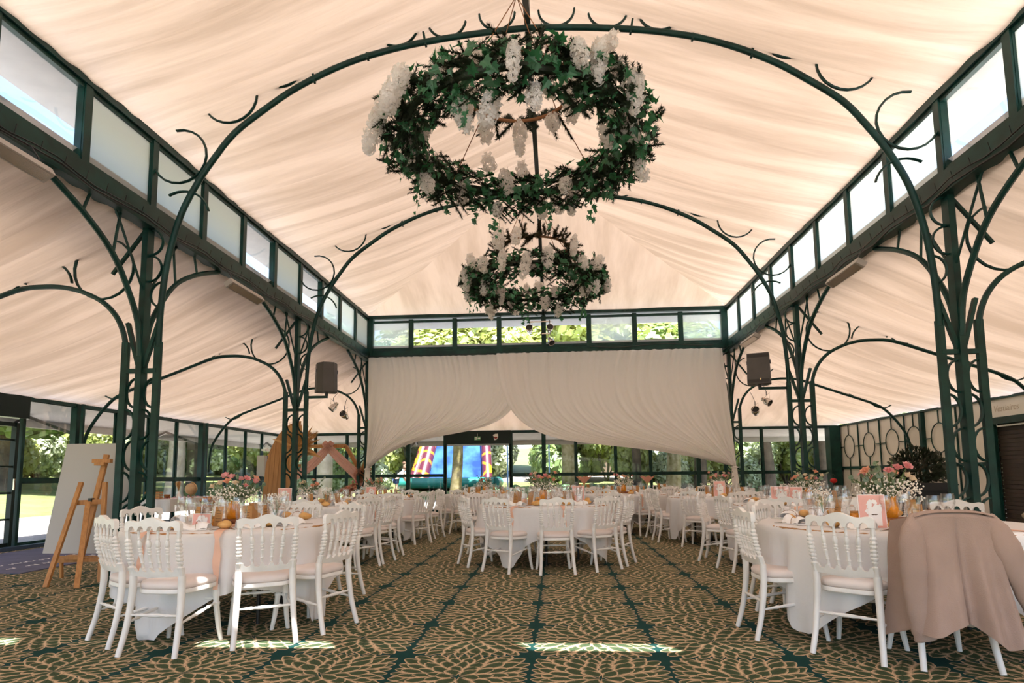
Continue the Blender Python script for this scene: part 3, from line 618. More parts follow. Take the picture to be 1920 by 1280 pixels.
# ------------------------------------------------------------------ the white chairs
def back_y(z): return -.205 - .17 * max(0, z - .5) + (-.02 * math.sin(PI * min(1, max(0, (z - .5) / .36))))
VX = [-.175, -.105, -.035, .035, .105, .175]
def make_chair():
    root = empty('spindle_chair')
    def loops(ls, nseg=28, crown=None):
        b = MB(); vs = []
        for sx, sy, z in ls:
            for j in range(nseg):
                a = 2 * PI * j / nseg; c, s_ = math.cos(a), math.sin(a); e = 2 / 3.6
                x = math.copysign(abs(c) ** e, c) * sx; y = math.copysign(abs(s_) ** e, s_) * sy
                x *= 1 + .06 * (y / .2); vs.append((x, y, z))
        fs = [tuple(range(nseg - 1, -1, -1)), tuple(range((len(ls) - 1) * nseg, len(ls) * nseg))]
        for i in range(len(ls) - 1):
            for j in range(nseg): fs.append((i * nseg + j, i * nseg + (j + 1) % nseg, (i + 1) * nseg + (j + 1) % nseg, (i + 1) * nseg + j))
        return b.add(vs, fs)
    loops([(.195, .195, .378), (.200, .200, .383), (.200, .200, .405), (.198, .198, .408)]).build('seat_rail', M['white_paint'], root, smooth=40)
    loops([(.188, .188, .408), (.198, .198, .416), (.200, .200, .436), (.189, .189, .453), (.14, .14, .463), (.06, .06, .466)]).build('seat', M['seat'], root, smooth=70)
    for s_ in (-1, 1):
        pts = smoothcurve([(s_ * .198, -.278, 0), (s_ * .186, -.238, .15), (s_ * .179, -.213, .30), (s_ * .175, -.205, .40), (s_ * .174, -.206, .50)], 4)
        n = len(pts); b = MB(); b.tube(pts, [.0175 + .006 * min(1, i / (n - 1) * 1.4) for i in range(n)], 8)
        b.build('rear_leg', M['white_paint'], root, smooth=50)
        prof = [(.022, .49), (.021, .53), (.0235, .54), (.0235, .555), (.014, .562)]
        z = .572
        for k in range(7):
            r = .0235 if k in (1, 2, 3, 4, 5) else .020
            prof += [(r * .72, z), (r, z + .006), (r, z + .014), (r * .72, z + .021)]; z += .024
        prof += [(.012, z + .003), (.017, z + .02), (.0115, z + .05), (.0125, .80)]
        b = MB(); o = len(b.v); b.lathe(prof, 8)
        b.v = [(x + s_ * (.174 + .035 * (zz - .52)), y + back_y(zz), zz) for x, y, zz in b.v]
        b.build('back_post', M['white_paint'], root, smooth=35)
        fl_ = lambda z: (s_ * (.172 + .03 * (1 - z / .385) ** 2), .165 + .03 * (1 - z / .385) ** 2)
        prof = [(.0145, 0), (.018, .10), (.0205, .24), (.025, .25), (.025, .262), (.019, .268), (.021, .285), (.024, .33), (.022, .37), (.022, .385)]
        b = MB(); b.lathe(prof, 8); b.v = [(x + fl_(zz)[0], y + fl_(zz)[1], zz) for x, y, zz in b.v]
        b.build('front_leg', M['white_paint'], root, smooth=40)
    SPK = .255 / .23
    sp = [(.0085, 0), (.0085, .03), (.0125, .036), (.0085, .043), (.0105, .07), (.0125, .085), (.0085, .092), (.0125, .098), (.0125, .103), (.0085, .108), (.0125, .114), (.0125, .119), (.0085, .124), (.0125, .130), (.0145, .150), (.0085, .170), (.0115, .175), (.008, .182), (.0075, .23)]
    for k in range(1, 5):
        b = MB(); b.lathe([(r_ * 1.1, z_ * SPK) for r_, z_ in sp], 8)
        b.v = [(x + VX[k] * (.86 + .14 * zz / .255), y + back_y(.545 + zz), .545 + zz) for x, y, zz in b.v]
        b.build('spindle', M['white_paint'], root, smooth=35)
    def rail(zlo, zhi, xs, th, name):
        b = MB(); n = len(xs); vs = []
        for x in xs:
            for z in (zlo(x), zhi(x)):
                y = back_y(z) - .018 * (1 - (x / .19) ** 2)
                vs += [(x, y - th / 2, z), (x, y + th / 2, z)]
        fs = [(0, 1, 3, 2), (4 * n - 4, 4 * n - 2, 4 * n - 1, 4 * n - 3)]
        for i in range(n - 1):
            a = 4 * i; c = a + 4
            fs += [(a, a + 2, c + 2, c), (a + 1, c + 1, c + 3, a + 3), (a + 2, a + 3, c + 3, c + 2), (a, c, c + 1, a + 1)]
        b.add(vs, fs); return b.build(name, M['white_paint'], root, smooth=35)
    def arch_lo(x):
        for i in range(5):
            a, c = VX[i] + .010, VX[i + 1] - .010
            if a <= x <= c: return .792 + .030 * math.sqrt(max(0, 1 - ((x - (a + c) / 2) / ((c - a) / 2)) ** 2))
        return .792
    def crest(x):
        u = abs(x) / .197; t = min(1, u / .55)
        return .850 + .030 * (.5 + .5 * math.cos(PI * t)) + .008 * math.exp(-((u - .8) / .16) ** 2) - (.016 * max(0, (u - .93) / .07) ** 2)
    xs = sorted(set([-.197, -.192, .192, .197] + [v for i in range(5) for v in [VX[i] + .010 + (VX[i + 1] - VX[i] - .02) * k / 8 for k in range(9)]] + [v - .0095 for v in VX] + [v + .0095 for v in VX]))
    rail(arch_lo, crest, xs, .030, 'crest_rail')
    W = [v * .88 for v in VX]
    def cup(x):
        for i in range(5):
            a, c = W[i] + .006, W[i + 1] - .006
            if a <= x <= c: return .553 - .026 * math.sqrt(max(0, 1 - ((x - (a + c) / 2) / ((c - a) / 2)) ** 2))
        return .553
    xs = sorted(set([-.165, .165] + [v for i in range(5) for v in [W[i] + .006 + (W[i + 1] - W[i] - .012) * k / 6 for k in range(7)]] + [v for v in W]))
    rail(lambda x: .497 - .006 * math.cos(x / .165 * PI / 2), cup, xs, .026, 'lower_rail')
    def stretch(p, q):
        p, q = Vector(p), Vector(q); L = (q - p).length; mt = Matrix.Translation(p) @ (q - p).to_track_quat('Z', 'Y').to_matrix().to_4x4()
        prof = [(.0075, 0), (.0085, .2 * L), (.013, .25 * L), (.008, .3 * L), (.0125, .42 * L), (.0125, .58 * L), (.008, .7 * L), (.013, .75 * L), (.0085, .8 * L), (.0075, L)]
        MB().lathe(prof, 7, mt).build('stretcher', M['white_paint'], root, smooth=40)
    for s_ in (-1, 1): stretch((s_ * .185, -.228, .20), (s_ * .176, .17, .262))
    stretch((-.176, .17, .285), (.176, .17, .285)); stretch((-.181, -.220, .25), (.181, -.220, .25))
    return root
chair0 = make_chair(); used_chair = [False]
def chair(x, y, face, label, group):
    """face: compass angle the sitter looks towards, degrees from +x"""
    rz = math.radians(face - 90)
    if not used_chair[0]:
        used_chair[0] = True; chair0.location = (x, y, 0); chair0.rotation_euler.z = rz; return tag(chair0, label, 'chair', group)
    return dup(chair0, (x, y, 0), rz, label, group, 'chair')
def chair_feet(x, y, face, label, group):
    a = math.radians(face); return chair(x + .275 * math.cos(a), y + (.275) * math.sin(a), face, label, group)

# ------------------------------------------------------------------ things on the tables
def lathe_mesh(name, prof, m, n=14, smooth=60, cap=False): return MB().lathe(prof, n, cap=cap).mesh(name, m, smooth)
WINE = lathe_mesh('wine_glass', [(.0005, .004), (.034, .003), (.034, .0), (.034, .003), (.006, .008), (.0042, .02), (.004, .085), (.012, .098), (.030, .118), (.037, .145), (.0365, .17), (.033, .195), (.0318, .195), (.0345, .168), (.0345, .145), (.027, .119), (.009, .101)], M['drink_glass'], 12)
TUMB = lathe_mesh('water_glass', [(.001, .003), (.03, .0), (.035, .03), (.040, .10), (.042, .155), (.0405, .155), (.0385, .10), (.033, .03), (.028, .006)], M['drink_glass'], 12)
def napkin_mesh():
    b = MB(); b.grid(lambda u, v: ((u - .5) * .20, (v - .5) * .115, .004 + .052 * (math.sin(PI * v) ** .5) * (.8 + .2 * math.cos(7 * u)) + .01 * math.sin(9 * u + 4 * v)), 10, 8)
    b.box((0, 0, .003), (.195, .11, .006)); return b.mesh('napkin', M['napkin'], 60)
NAP = napkin_mesh()
TWINE = MB().tube([(.02, .060 * math.cos(a), .006 + .058 * max(0, math.sin(a)) ** .6) for a in [PI * k / 10 for k in range(11)]], .002, 5).mesh('twine', M['rope'])
def roll_mesh():
    b = MB(); b.ball((0, 0, .030), .05, 12, 8, (1.25, .85, .62)); b.v = [(x, y, z + .004 * math.sin(60 * x) * (z > .03)) for x, y, z in b.v]; return b.mesh('bread_roll', M['bread'], 80)
ROLL = roll_mesh()
def tag_mesh():
    b = MB(); b.box((0, .012, .055), (.052, .0012, .11), Matrix.Rotation(-.18, 3, 'X'))
    for k in range(5): b.box((0, .0107 + (.085 - k * .014 - .055) * math.tan(.18), .085 - k * .014), (.034 - .006 * (k % 3), .0012, .0022), Matrix.Rotation(-.18, 3, 'X'), mi=1)
    return b.mesh('kraft_card', [M['kraft'], M['ink']])
TAG = tag_mesh()
KNIFE = MB().box((0, 0, .002), (.010, .10, .003)).box((0, .10, .002), (.017, .11, .002)).mesh('table_knife', M['cutlery'])
FORK = MB().box((0, 0, .002), (.009, .12, .003)).box((0, .08, .002), (.022, .04, .002)).box((-.008, .12, .002), (.003, .05, .002)).box((0, .12, .002), (.003, .05, .002)).box((.008, .12, .002), (.003, .05, .002)).mesh('table_fork', M['cutlery'])
JAR = lathe_mesh('amber_jar', [(.001, 0), (.028, .0), (.032, .006), (.032, .05), (.026, .058)], M['amber'], 12, 50, True)
LID = lathe_mesh('jar_lid', [(.027, .058), (.029, .060), (.029, .072), (.001, .073)], M['kraft'], 12, 40, True)
def frame_card(root, w, h, tilt=.12):
    r = Matrix.Rotation(-tilt, 3, 'X')
    put(MB().box(r @ Vector((0, 0, h / 2)), (w + .012, .004, h + .012), r).mesh('mount', M['paper']), 'mount', root)
    put(MB().box(r @ Vector((0, -.004, h / 2)), (w, .004, h), r).mesh('pink_sheet', M['pink_paper']), 'pink_sheet', root)
    rr = random.Random(5); b = MB()
    for k in range(26):
        a = rr.uniform(0, 2 * PI); q = rr.uniform(.2, 1); cx = q * math.cos(a) * w * .34; cz = h * .62 + q * math.sin(a) * h * .2; s_ = rr.uniform(.05, .09) * w
        b.add([r @ Vector((cx + s_ * (1 + .35 * (j % 2)) * math.cos(j * PI / 5), -.0066 - .0001 * k, cz + s_ * (1 + .35 * (j % 2)) * math.sin(j * PI / 5))) for j in range(10)], [tuple(range(9, -1, -1))])
    b.box(r @ Vector((w * .08, -.0075, h * .34)), (w * .52, .002, h * .56), r)
    put(b.mesh('lace_cutout', M['paper']), 'lace_cutout', root)
    b = MB()
    for k, (dx, ww) in enumerate(((-.05, .10), (.01, .06), (.06, .08), (.12, .05))): b.box(r @ Vector((w * (dx + .05), -.0095, h * (.40 + .012 * (k % 2)))), (w * ww, .001, h * .022), r)
    put(b.mesh('script', M['ink']), 'script', root)

def petal_flower(rng, R, m_, layers=4):
    b = MB()
    for L in range(layers):
        n = 4 + L; rad = R * (.34 + .66 * L / (layers - 1)); open_ = .12 + .42 * L / (layers - 1)
        for k in range(n):
            a0 = 2 * PI * (k + .5 * (L % 2)) / n + rng.uniform(-.15, .15); wd = 3.6 / n
            def fn(u, v):
                a = a0 + (u - .5) * 2 * wd * (math.sin(PI * min(1, .25 + v * .75)) ** .5)
                rr_ = rad * (.25 + .75 * v ** .8) * (open_ + .30) * (1 + .05 * math.sin(9 * u)); h = R * (.95 - .25 * L / layers) * math.sin(PI / 2 * v ** .7) * (1.05 - open_ * .6) - R * .12 * v * open_
                return (rr_ * math.cos(a), rr_ * math.sin(a), h)
            b.grid(fn, 4, 3)
    return b.mesh('bloom', m_, 80)
rg = random.Random(3)
ROSE = [petal_flower(rg, .036, M['rose']), petal_flower(rg, .033, M['pink']), petal_flower(rg, .030, M['cream_rose'])]
def bouquet(seed, n_roses=8, spread=.13, H=.26, tall=False):
    rr = random.Random(seed); root = empty('bouquet')
    if not tall: MB().lathe([(.001, 0), (.035, 0), (.04, .01), (.042, .07), (.034, .105), (.036, .12)], 14, cap=True).build('vase', M['amber'], root, smooth=50)
    else: MB().lathe([(.001, 0), (.035, 0), (.03, .01), (.016, .08), (.02, .16), (.03, .19)], 14, cap=True).build('vase', M['amber'], root, smooth=50)
    stems = MB()
    for k in range(n_roses):
        a = 2 * PI * k / n_roses + rr.uniform(-.3, .3); q = spread * rr.uniform(.35, 1.0); h = H * rr.uniform(.78, 1.12)
        p = Vector((q * math.cos(a), q * math.sin(a), h)); stems.tube([(0, 0, .08), (p.x * .4, p.y * .4, h * .6), p], .003, 4)
        o = put(ROSE[rr.choice([0, 0, 1, 2, 1])], 'bloom', root, p); d = Vector((p.x, p.y, .12 + rr.uniform(0, .1))).normalized(); o.rotation_euler = d.to_track_quat('Z', 'Y').to_euler(); o.scale = (rr.uniform(.85, 1.25),) * 3
    b = MB()
    for k in range(14):
        a = rr.uniform(0, 2 * PI); q = spread * rr.uniform(.7, 1.4); h = H * rr.uniform(.6, 1.25)
        for j in range(5):
            t = .35 + .65 * j / 4; c = Vector((q * t * math.cos(a), q * t * math.sin(a), .1 + (h - .1) * t)); r = .028 - .003 * j
            d = Vector((rr.uniform(-1, 1), rr.uniform(-1, 1), rr.uniform(-.2, 1))).normalized(); x = d.orthogonal().normalized(); y = d.cross(x)
            b.add([c + x * r * math.cos(i * PI / 4) + y * r * .8 * math.sin(i * PI / 4) for i in range(8)], [tuple(range(8))])
        stems.tube([(0, 0, .08), (q * .5 * math.cos(a), q * .5 * math.sin(a), .1 + (h - .1) * .5), (q * math.cos(a), q * math.sin(a), h)], .002, 4)
    tag(b.build('foliage', M['euca'], root), kind='stuff'); stems.build('stems', M['stem'], root)
    b = MB()
    for k in range(420):
        a = rr.uniform(0, 2 * PI); q = spread * 1.15 * math.sqrt(rr.random()); h = H * (.50 + .38 * rr.random()) - .25 * q
        s_ = rr.uniform(.0045, .0075); c = Vector((q * math.cos(a), q * math.sin(a), h))
        b.add([c + Vector(v) * s_ for v in ((1, 0, 0), (0, 1, 0), (-1, 0, 0), (0, -1, 0), (0, 0, 1), (0, 0, -1))], [(0, 1, 4), (1, 2, 4), (2, 3, 4), (3, 0, 4), (1, 0, 5), (2, 1, 5), (3, 2, 5), (0, 3, 5)])
    tag(b.build('small_white_flowers', M['gyp'], root), kind='stuff')
    return root
BQ = [bouquet(1, 11, .15, .27), bouquet(2, 10, .13, .24), bouquet(3, 13, .14, .25)]
bq_used = [0, 0, 0]
def place_bouquet(k, loc, rz, sc_, label):
    if not bq_used[k]:
        bq_used[k] = 1; r = BQ[k]; r.location = loc; r.rotation_euler.z = rz; r.scale = (sc_,) * 3; tag(r, label, 'flowers', 'table bouquets')
    else: r = dup(BQ[k], loc, rz, label, 'table bouquets', 'flowers', sc_); r['category'] = 'flowers'
    return r
GYP = None
TT = .752
def tablecloth(cx, cy, R, S, rot, seed, label):
    rr = random.Random(seed); ph = [rr.uniform(0, 6.28) for _ in range(5)]
    b = MB(); N = 144; rings = [0, .25, .5, .75, .92, .985]
    def pt(i, j):
        th = 2 * PI * i / N
        if j < len(rings): r = R * rings[j]; return (r * math.cos(th), r * math.sin(th), TT - (.004 if j == 5 else 0))
        t = (j - len(rings) + 1) / 14
        a = th - rot; L = S / 2 / max(abs(math.cos(a)), abs(math.sin(a))); L = min(L, S * .66); h = max(.10, L - R)
        cornerness = abs(math.sin(2 * a)) ** 3
        hd = h * t; dr = .012 * min(1, hd / .02)
        w = (.034 * math.sin(9 * th + ph[0]) + .028 * math.sin(17 * th + ph[1] + 2 * hd) + .018 * math.sin(29 * th + ph[2])) * min(1, hd / .4)
        r = R + dr + w + .03 * t * cornerness - .05 * cornerness * t * t + .02 * t
        a2 = th + (.06 * math.sin(8 * th + ph[3])) * min(1, hd / .45)
        return (r * math.cos(a2), r * math.sin(a2), max(.012, TT - .006 - hd + .004 * math.sin(12 * th + ph[4]) * t))
    fn = lambda u, v: pt(int(round(u * N)) % N, int(round(v * (len(rings) + 13))))
    b.grid(fn, N, len(rings) + 13, closed_u=True)
    o = b.build('tablecloth', M['cloth'], smooth=179, loc=(cx, cy, 0)); return tag(o, label, 'tablecloth', 'white square tablecloths')
def round_table(cx, cy, R, label):
    t = thing('round_table', label, 'table', (cx, cy, 0), rng_.uniform(0, 1), 'round banquet tables')
    MB().lathe([(.001, .715), (R - .01, .715), (R - .004, .722), (R - .004, .738), (R - .01, .744), (.001, .744)], 48, cap=False).build('tabletop', M['plank'], t, smooth=40)
    for k in range(4):
        a = PI / 4 + k * PI / 2; c, s_ = math.cos(a), math.sin(a)
        MB().tube(smoothcurve([(.62 * c, .62 * s_, .71), (.60 * c, .60 * s_, .60), (.50 * c, .50 * s_, .42), (.46 * c, .46 * s_, .28), (.46 * c, .46 * s_, 0)], 4), .016, 8).build('leg', M['black'], t, smooth=60)
    return t
rng_ = random.Random(21)

TABLES = [
 # key, where it is, centre, radius, cloth rotation, bouquet, scale, detail, chairs (angle of the chair about the table, or exact)
 ('near left', 'nearest round table on the left, beside the easel', (-2.71, 5.00), .80, .61, 0, 1.25, 2),
 ('second left', 'second round table on the left, behind the nearest one', (-3.45, 8.40), .86, .9, 1, 1.15, 1),
 ('third left', 'third round table on the left, before the garden doorway', (-3.30, 11.0), .86, .2, 2, 1.1, 1),
 ('central', 'central round table in the middle of the hall', (-.18, 8.32), .87, .26, 2, 1.3, 2),
 ('door', 'round table behind the central one, in front of the inflatable slide', (-1.55, 13.2), .86, .75, 1, 1.2, 1),
 ('rear central', 'round table behind the central one, towards the right', (1.35, 12.6), .86, .3, 0, 1.2, 1),
 ('drape', 'round table in front of the right tied drape', (2.78, 10.75), .86, 1.1, 2, 1.25, 1),
 ('second right', 'second round table on the right, beside the middle column', (3.08, 7.80), .88, .6, 1, 1.3, 2),
 ('near right', 'nearest round table on the right, by the jacket', (2.47, 4.78), .91, -.26, 0, 1.3, 2),
 ('far middle', 'farthest round table in the middle, near the back glazing', (.70, 15.3), .86, .2, None, 1, 0),
 ('far right', 'farthest round table, before the right end of the drapes', (2.55, 15.4), .86, .8, None, 1, 0),
]
CH = {  # exact chairs: back feet x, y, facing ; then extra chairs by angle about the table
 'near left': ([(-2.61, 3.82, 86, 'with the sunlit seat'), (-1.97, 4.10, 121, 'facing away, near the table corner of cloth'), (-1.63, 4.60, 162, 'at the right end'), (-3.16, 4.11, 55, 'at the left end, side on')], [(157, 'on the left, behind the side on one'), (118, 'on the far left side'), (86, 'on the far side in the middle'), (58, 'on the far side to the right')]),
 'second left': ([(-3.02, 7.12, 100, 'on the near side, back to the viewer'), (-2.36, 7.62, 150, 'on the near right side'), (-2.24, 8.15, 172, 'on the right side, side on')], [(30, 'on the far right side'), (72, 'on the far side'), (112, 'on the far left side'), (240, 'on the near left side')]),
 'third left': ([(-2.72, 9.82, 115, 'on the near side, back to the viewer'), (-2.27, 10.38, 148, 'on the near right side'), (-2.24, 11.0, 178, 'on the right side, by the aisle')], [(250, 'on the near left side'), (75, 'on the far side'), (120, 'on the far left side'), (35, 'on the far right side')]),
 'central': ([(-.73, 7.24, 58, 'on the near left side, back to the viewer'), (0, 7.08, 97, 'in the middle of the near side'), (.61, 7.42, 128, 'on the near right side'), (.93, 7.95, 158, 'on the right side, side on'), (-1.20, 7.82, 27, 'on the left side, side on')], [(140, 'on the far left side'), (112, 'on the far side to the left'), (80, 'on the far side, centred'), (40, 'on the far side to the right')]),
 'door': ([(-2.42, 12.55, 32, 'on the left side, by the doorway'), (-1.95, 12.05, 66, 'on the near side, back to the viewer'), (-1.30, 12.02, 100, 'on the near side to the right')], [(330, 'on the right side'), (10, 'on the far right side'), (60, 'on the far side'), (110, 'on the far side to the left')]),
 'rear central': ([(1.72, 11.62, 104, 'on the near right side'), (.92, 11.55, 72, 'on the near left side'), (2.35, 12.35, 165, 'on the right side')], [(175, 'on the left side'), (115, 'on the far left side'), (75, 'on the far side'), (35, 'on the far right side')]),
 'drape': ([(1.66, 10.70, 5, 'on the left side, side on'), (2.10, 9.72, 58, 'near left, back to the viewer')], [(275, 'on the near side'), (315, 'on the near right side'), (145, 'on the far left side'), (100, 'on the far side'), (55, 'on the far right side')]),
 'second right': ([(1.95, 7.46, 12, 'on the left side, side on'), (2.42, 6.72, 60, 'on the near left side, back to the viewer'), (3.10, 6.58, 92, 'in the middle of the near side')], [(150, 'on the far left side'), (110, 'on the far side'), (70, 'on the far side to the right'), (20, 'on the right side by the column')]),
 'near right': ([(1.33, 4.57, 2, 'on the left end, side on'), (1.73, 3.95, 48, 'in front, turned spindle back to the viewer'), (2.25, 3.72, 83, 'under the beige jacket'), (1.74, 5.45, -35, 'on the left, behind the side on one')], [(112, 'on the far left side'), (74, 'on the far side'), (40, 'on the far right side')]),
 'far middle': ([], [(200, 'on the left'), (235, 'on the near left side'), (275, 'on the near side'), (315, 'on the near right side'), (100, 'on the far side')]),
 'far right': ([], [(190, 'on the left'), (230, 'on the near left side'), (270, 'on the near side'), (310, 'on the near right side'), (80, 'on the far side')]),
}
SEATS = {}
for key, where, (cx, cy), R, rot, bk, bs, det in TABLES:
    round_table(cx, cy, R, 'table frame under the cloth, ' + {'near left': 'nearest left table', 'second left': 'second left table', 'third left': 'third left table', 'central': 'central table', 'door': 'table by the doorway', 'rear central': 'table behind the central one', 'drape': 'table by the right drape', 'second right': 'second right table', 'near right': 'nearest right table', 'far middle': 'farthest middle table', 'far right': 'farthest right table'}[key])
    tablecloth(cx, cy, R, {0: 2.3, 1: 2.35, 2: 2.42}[det], rot, hash(key) % 97 if False else sum(map(ord, key)), 'white square cloth hanging in points on the ' + {'near left': 'nearest left table', 'second left': 'second left table', 'third left': 'third left table', 'central': 'central table', 'door': 'table by the doorway', 'rear central': 'table behind the central one', 'drape': 'table by the right drape', 'second right': 'second right table', 'near right': 'nearest right table', 'far middle': 'farthest middle table', 'far right': 'farthest right table'}[key])
    ex, an = CH[key]; seats = []
    short = {'near left': 'nearest left table', 'second left': 'second left table', 'third left': 'third left table', 'central': 'central table', 'door': 'table by the doorway', 'rear central': 'table behind the central one', 'drape': 'table by the right drape', 'second right': 'second right table', 'near right': 'nearest right table', 'far middle': 'farthest middle table', 'far right': 'farthest right table'}[key]
    for x, y, f, ph in ex:
        chair_feet(x, y, f, 'white chair of the %s, %s' % (short, ph), 'white chairs around the round tables')
        seats.append(math.atan2(y - cy, x - cx))
    for a, ph in an:
        a_ = math.radians(a) ; d = R + .17
        chair(cx + d * math.cos(a_), cy + d * math.sin(a_), a + 180 + rng_.uniform(-6, 6), 'white chair of the %s, %s' % (short, ph), 'white chairs around the round tables')
        seats.append(a_)
    SEATS[key] = seats
    # what lies on the cloth
    zz = TT + .002
    where2 = 'on the ' + short
    for i, a in enumerate(seats):
        if det == 0 and i % 2: continue
        c, s_ = math.cos(a), math.sin(a); P = lambda r, t: (cx + r * c - t * s_, cy + r * s_ + t * c, zz)
        o = put(NAP, 'napkin', None, P(R - .17, 0), a + PI / 2 + rng_.uniform(-.2, .2)); tag(o, 'folded white napkin tied with twine ' + where2, 'napkin', 'napkins %s' % where2)
        put(TWINE, 'twine', o)
        for k, (m_, nm, lb) in enumerate(((WINE, 'wine_glass', 'clear stemmed wine glass'), (TUMB, 'water_glass', 'clear water glass'))):
            if det == 0 and k: continue
            o = put(m_, nm, None, P(R - .36, .10 - .11 * k + rng_.uniform(-.02, .02)), 0); tag(o, '%s at a place setting %s' % (lb, where2), 'glass', '%ses %s' % (lb, where2)); o.scale = (1.1,) * 3
        if det == 2:
            o = put(WINE, 'wine_glass', None, P(R - .42, .20 + rng_.uniform(-.02, .02)), 0); tag(o, 'clear stemmed wine glass at a place setting ' + where2, 'glass', 'clear stemmed wine glasses ' + where2); o.scale = (1.15,) * 3
        o = put(TAG, 'kraft_card', None, P(R - .44, .03), a + PI / 2 + rng_.uniform(-.5, .5)); tag(o, 'upright brown kraft name card ' + where2, 'card', 'kraft cards ' + where2); o.scale = (1.4,) * 3
        if det:
            o = put(ROLL, 'bread_roll', None, P(R - .22, -.17), a + rng_.uniform(0, 2)); tag(o, 'golden bread roll beside a napkin ' + where2, 'bread', 'bread rolls ' + where2)
        if det == 2:
            o = put(KNIFE, 'table_knife', None, P(R - .13, .15), a + PI / 2 + PI / 2 * 0 + PI / 2); tag(o, 'steel knife at a place setting ' + where2, 'knife', 'knives ' + where2); o.rotation_euler.z = a + PI / 2
            o = put(FORK, 'table_fork', None, P(R - .13, -.13), a + PI / 2); tag(o, 'steel fork at a place setting ' + where2, 'fork', 'forks ' + where2)
    if det:
        for k in range(3):
            a = rng_.uniform(0, 6.28); o = put(JAR, 'amber_jar', None, (cx + .26 * math.cos(a + 2.1 * k), cy + .26 * math.sin(a + 2.1 * k), zz), 0); put(LID, 'jar_lid', o)
            tag(o, 'small amber jar with a kraft lid ' + where2, 'jar', 'amber jars ' + where2)
    if bk is not None:
        MB_ = MB().lathe([(.001, 0), (.12, 0), (.125, .01), (.125, .03), (.12, .035), (.001, .035)], 20, cap=False)
        o = MB_.build('wood_slice', M['log'], None, smooth=40, loc=(cx, cy, zz)); tag(o, 'round wood slice under the bouquet ' + where2, 'wood slice')
        place_bouquet(bk, (cx, cy, zz + .036), rng_.uniform(0, 6), bs, 'pink and peach bouquet in an amber vase ' + where2)
        # chiffon ribbons across the cloth and over its edge
        for k in range(2 if det == 2 else 1):
            a = [5.05, 4.25][k] + rng_.uniform(-.12, .12); off = .06
            r_ = thing('ribbon', '%s peach ribbon hanging over the cloth edge %s' % (('first', 'second')[k], where2), 'ribbon', (cx, cy, 0), a, 'peach ribbons over the tablecloths')
            b = MB(); pth = [(-.30, TT + .004), (0, TT + .005), (.3, TT + .004), (R * .97, TT + .004), (R + .030, TT - .006)] + [(R + .045 + .012 * math.sin(j * 1.7), TT - .05 * j) for j in range(1, 9)]
            hw = lambda j: .03 if j < 5 else .02 + .006 * math.sin(j)
            vs = []; 
            for j, (u, z) in enumerate(pth): vs += [(u, off - hw(j), z), (u, off + hw(j), z)]
            b.add(vs, [(2 * j, 2 * j + 1, 2 * j + 3, 2 * j + 2) for j in range(len(pth) - 1)]); b.build('strip', M['peach'], r_, smooth=179)
# framed pink menus, log stack, small vases
def pink_sign(x, y, rz, w, h, label):
    t = thing('menu_card', label, 'card', (x, y, TT + .003), rz, 'pink menu cards on the tables'); frame_card(t, w, h); return t
pink_sign(2.10, 4.28, -.15, .155, .215, 'large pink menu with a white paper lace bouquet on the nearest right table')
pink_sign(-2.72, 4.55, .1, .13, .10, 'pink menu card lying low behind the front chairs on the nearest left table')
pink_sign(-3.75, 8.25, .2, .17, .23, 'pink table card standing on the second left table')
pink_sign(-3.30, 10.75, .2, .16, .20, 'pink table card standing on the third left table')
pink_sign(2.65, 10.25, -.2, .17, .25, 'pink table card standing on the table before the right tied drape')
pink_sign(2.66, 7.55, -.1, .20, .21, 'wide pink card on the second right table')
pink_sign(2.86, 7.62, -.2, .15, .20, 'narrower pink card beside the wide one on the second right table')
pink_sign(.30, 8.62, -.1, .16, .22, 'pink table card standing on the central table')
ls = thing('log_stack', 'stack of reddish wood slices beside the bouquet on the nearest left table', 'centrepiece', (-2.78, 4.72, TT + .002))
for k in range(6): put(MB().lathe([(.001, 0), (.040 - .003 * (k % 2), .002), (.044, .014), (.041, .026), (.001, .028)], 14, cap=False).mesh('slice', M['log'], 60), 'slice', ls, (.004 * (k % 3 - 1), .003 * (k % 2), .028 * k), k)
for k in range(9): put(MB().ball((0, 0, 0), .022, 9, 6, (1.2, .9, .8)).mesh('chunk', M['log'], 80), 'chunk', ls, (.035 * math.cos(k * 2.4) * (.4 + .6 * (k % 2)), .035 * math.sin(k * 2.4), .185 + .014 * (k % 3)), k)
def gyp_vase(x, y, label):
    rr = random.Random(int(x * 100)); t = thing('small_vase', label, 'flowers', (x, y, TT + .002), 0, 'little vases of white flowers')
    MB().lathe([(.001, 0), (.025, 0), (.028, .05), (.016, .09), (.018, .11)], 12, cap=True).build('vase', M['drink_glass'], t, smooth=50)
    b = MB()
    for k in range(150):
        a = rr.uniform(0, 2 * PI); q = .075 * math.sqrt(rr.random()); c = Vector((q * math.cos(a), q * math.sin(a), .14 + .10 * rr.random())); s_ = rr.uniform(.004, .007)
        b.add([c + Vector(v) * s_ for v in ((1, 0, 0), (0, 1, 0), (-1, 0, 0), (0, -1, 0), (0, 0, 1), (0, 0, -1))], [(0, 1, 4), (1, 2, 4), (2, 3, 4), (3, 0, 4), (1, 0, 5), (2, 1, 5), (3, 2, 5), (0, 3, 5)])
    tag(b.build('small_white_flowers', M['gyp'], t), kind='stuff')
    b = MB()
    for k in range(12): a = k * 1.3; b.tube([(0, 0, .05), (.03 * math.cos(a), .03 * math.sin(a), .12), (.06 * math.cos(a), .06 * math.sin(a), .20)], .0015, 4)
    b.build('stems', M['stem'], t)
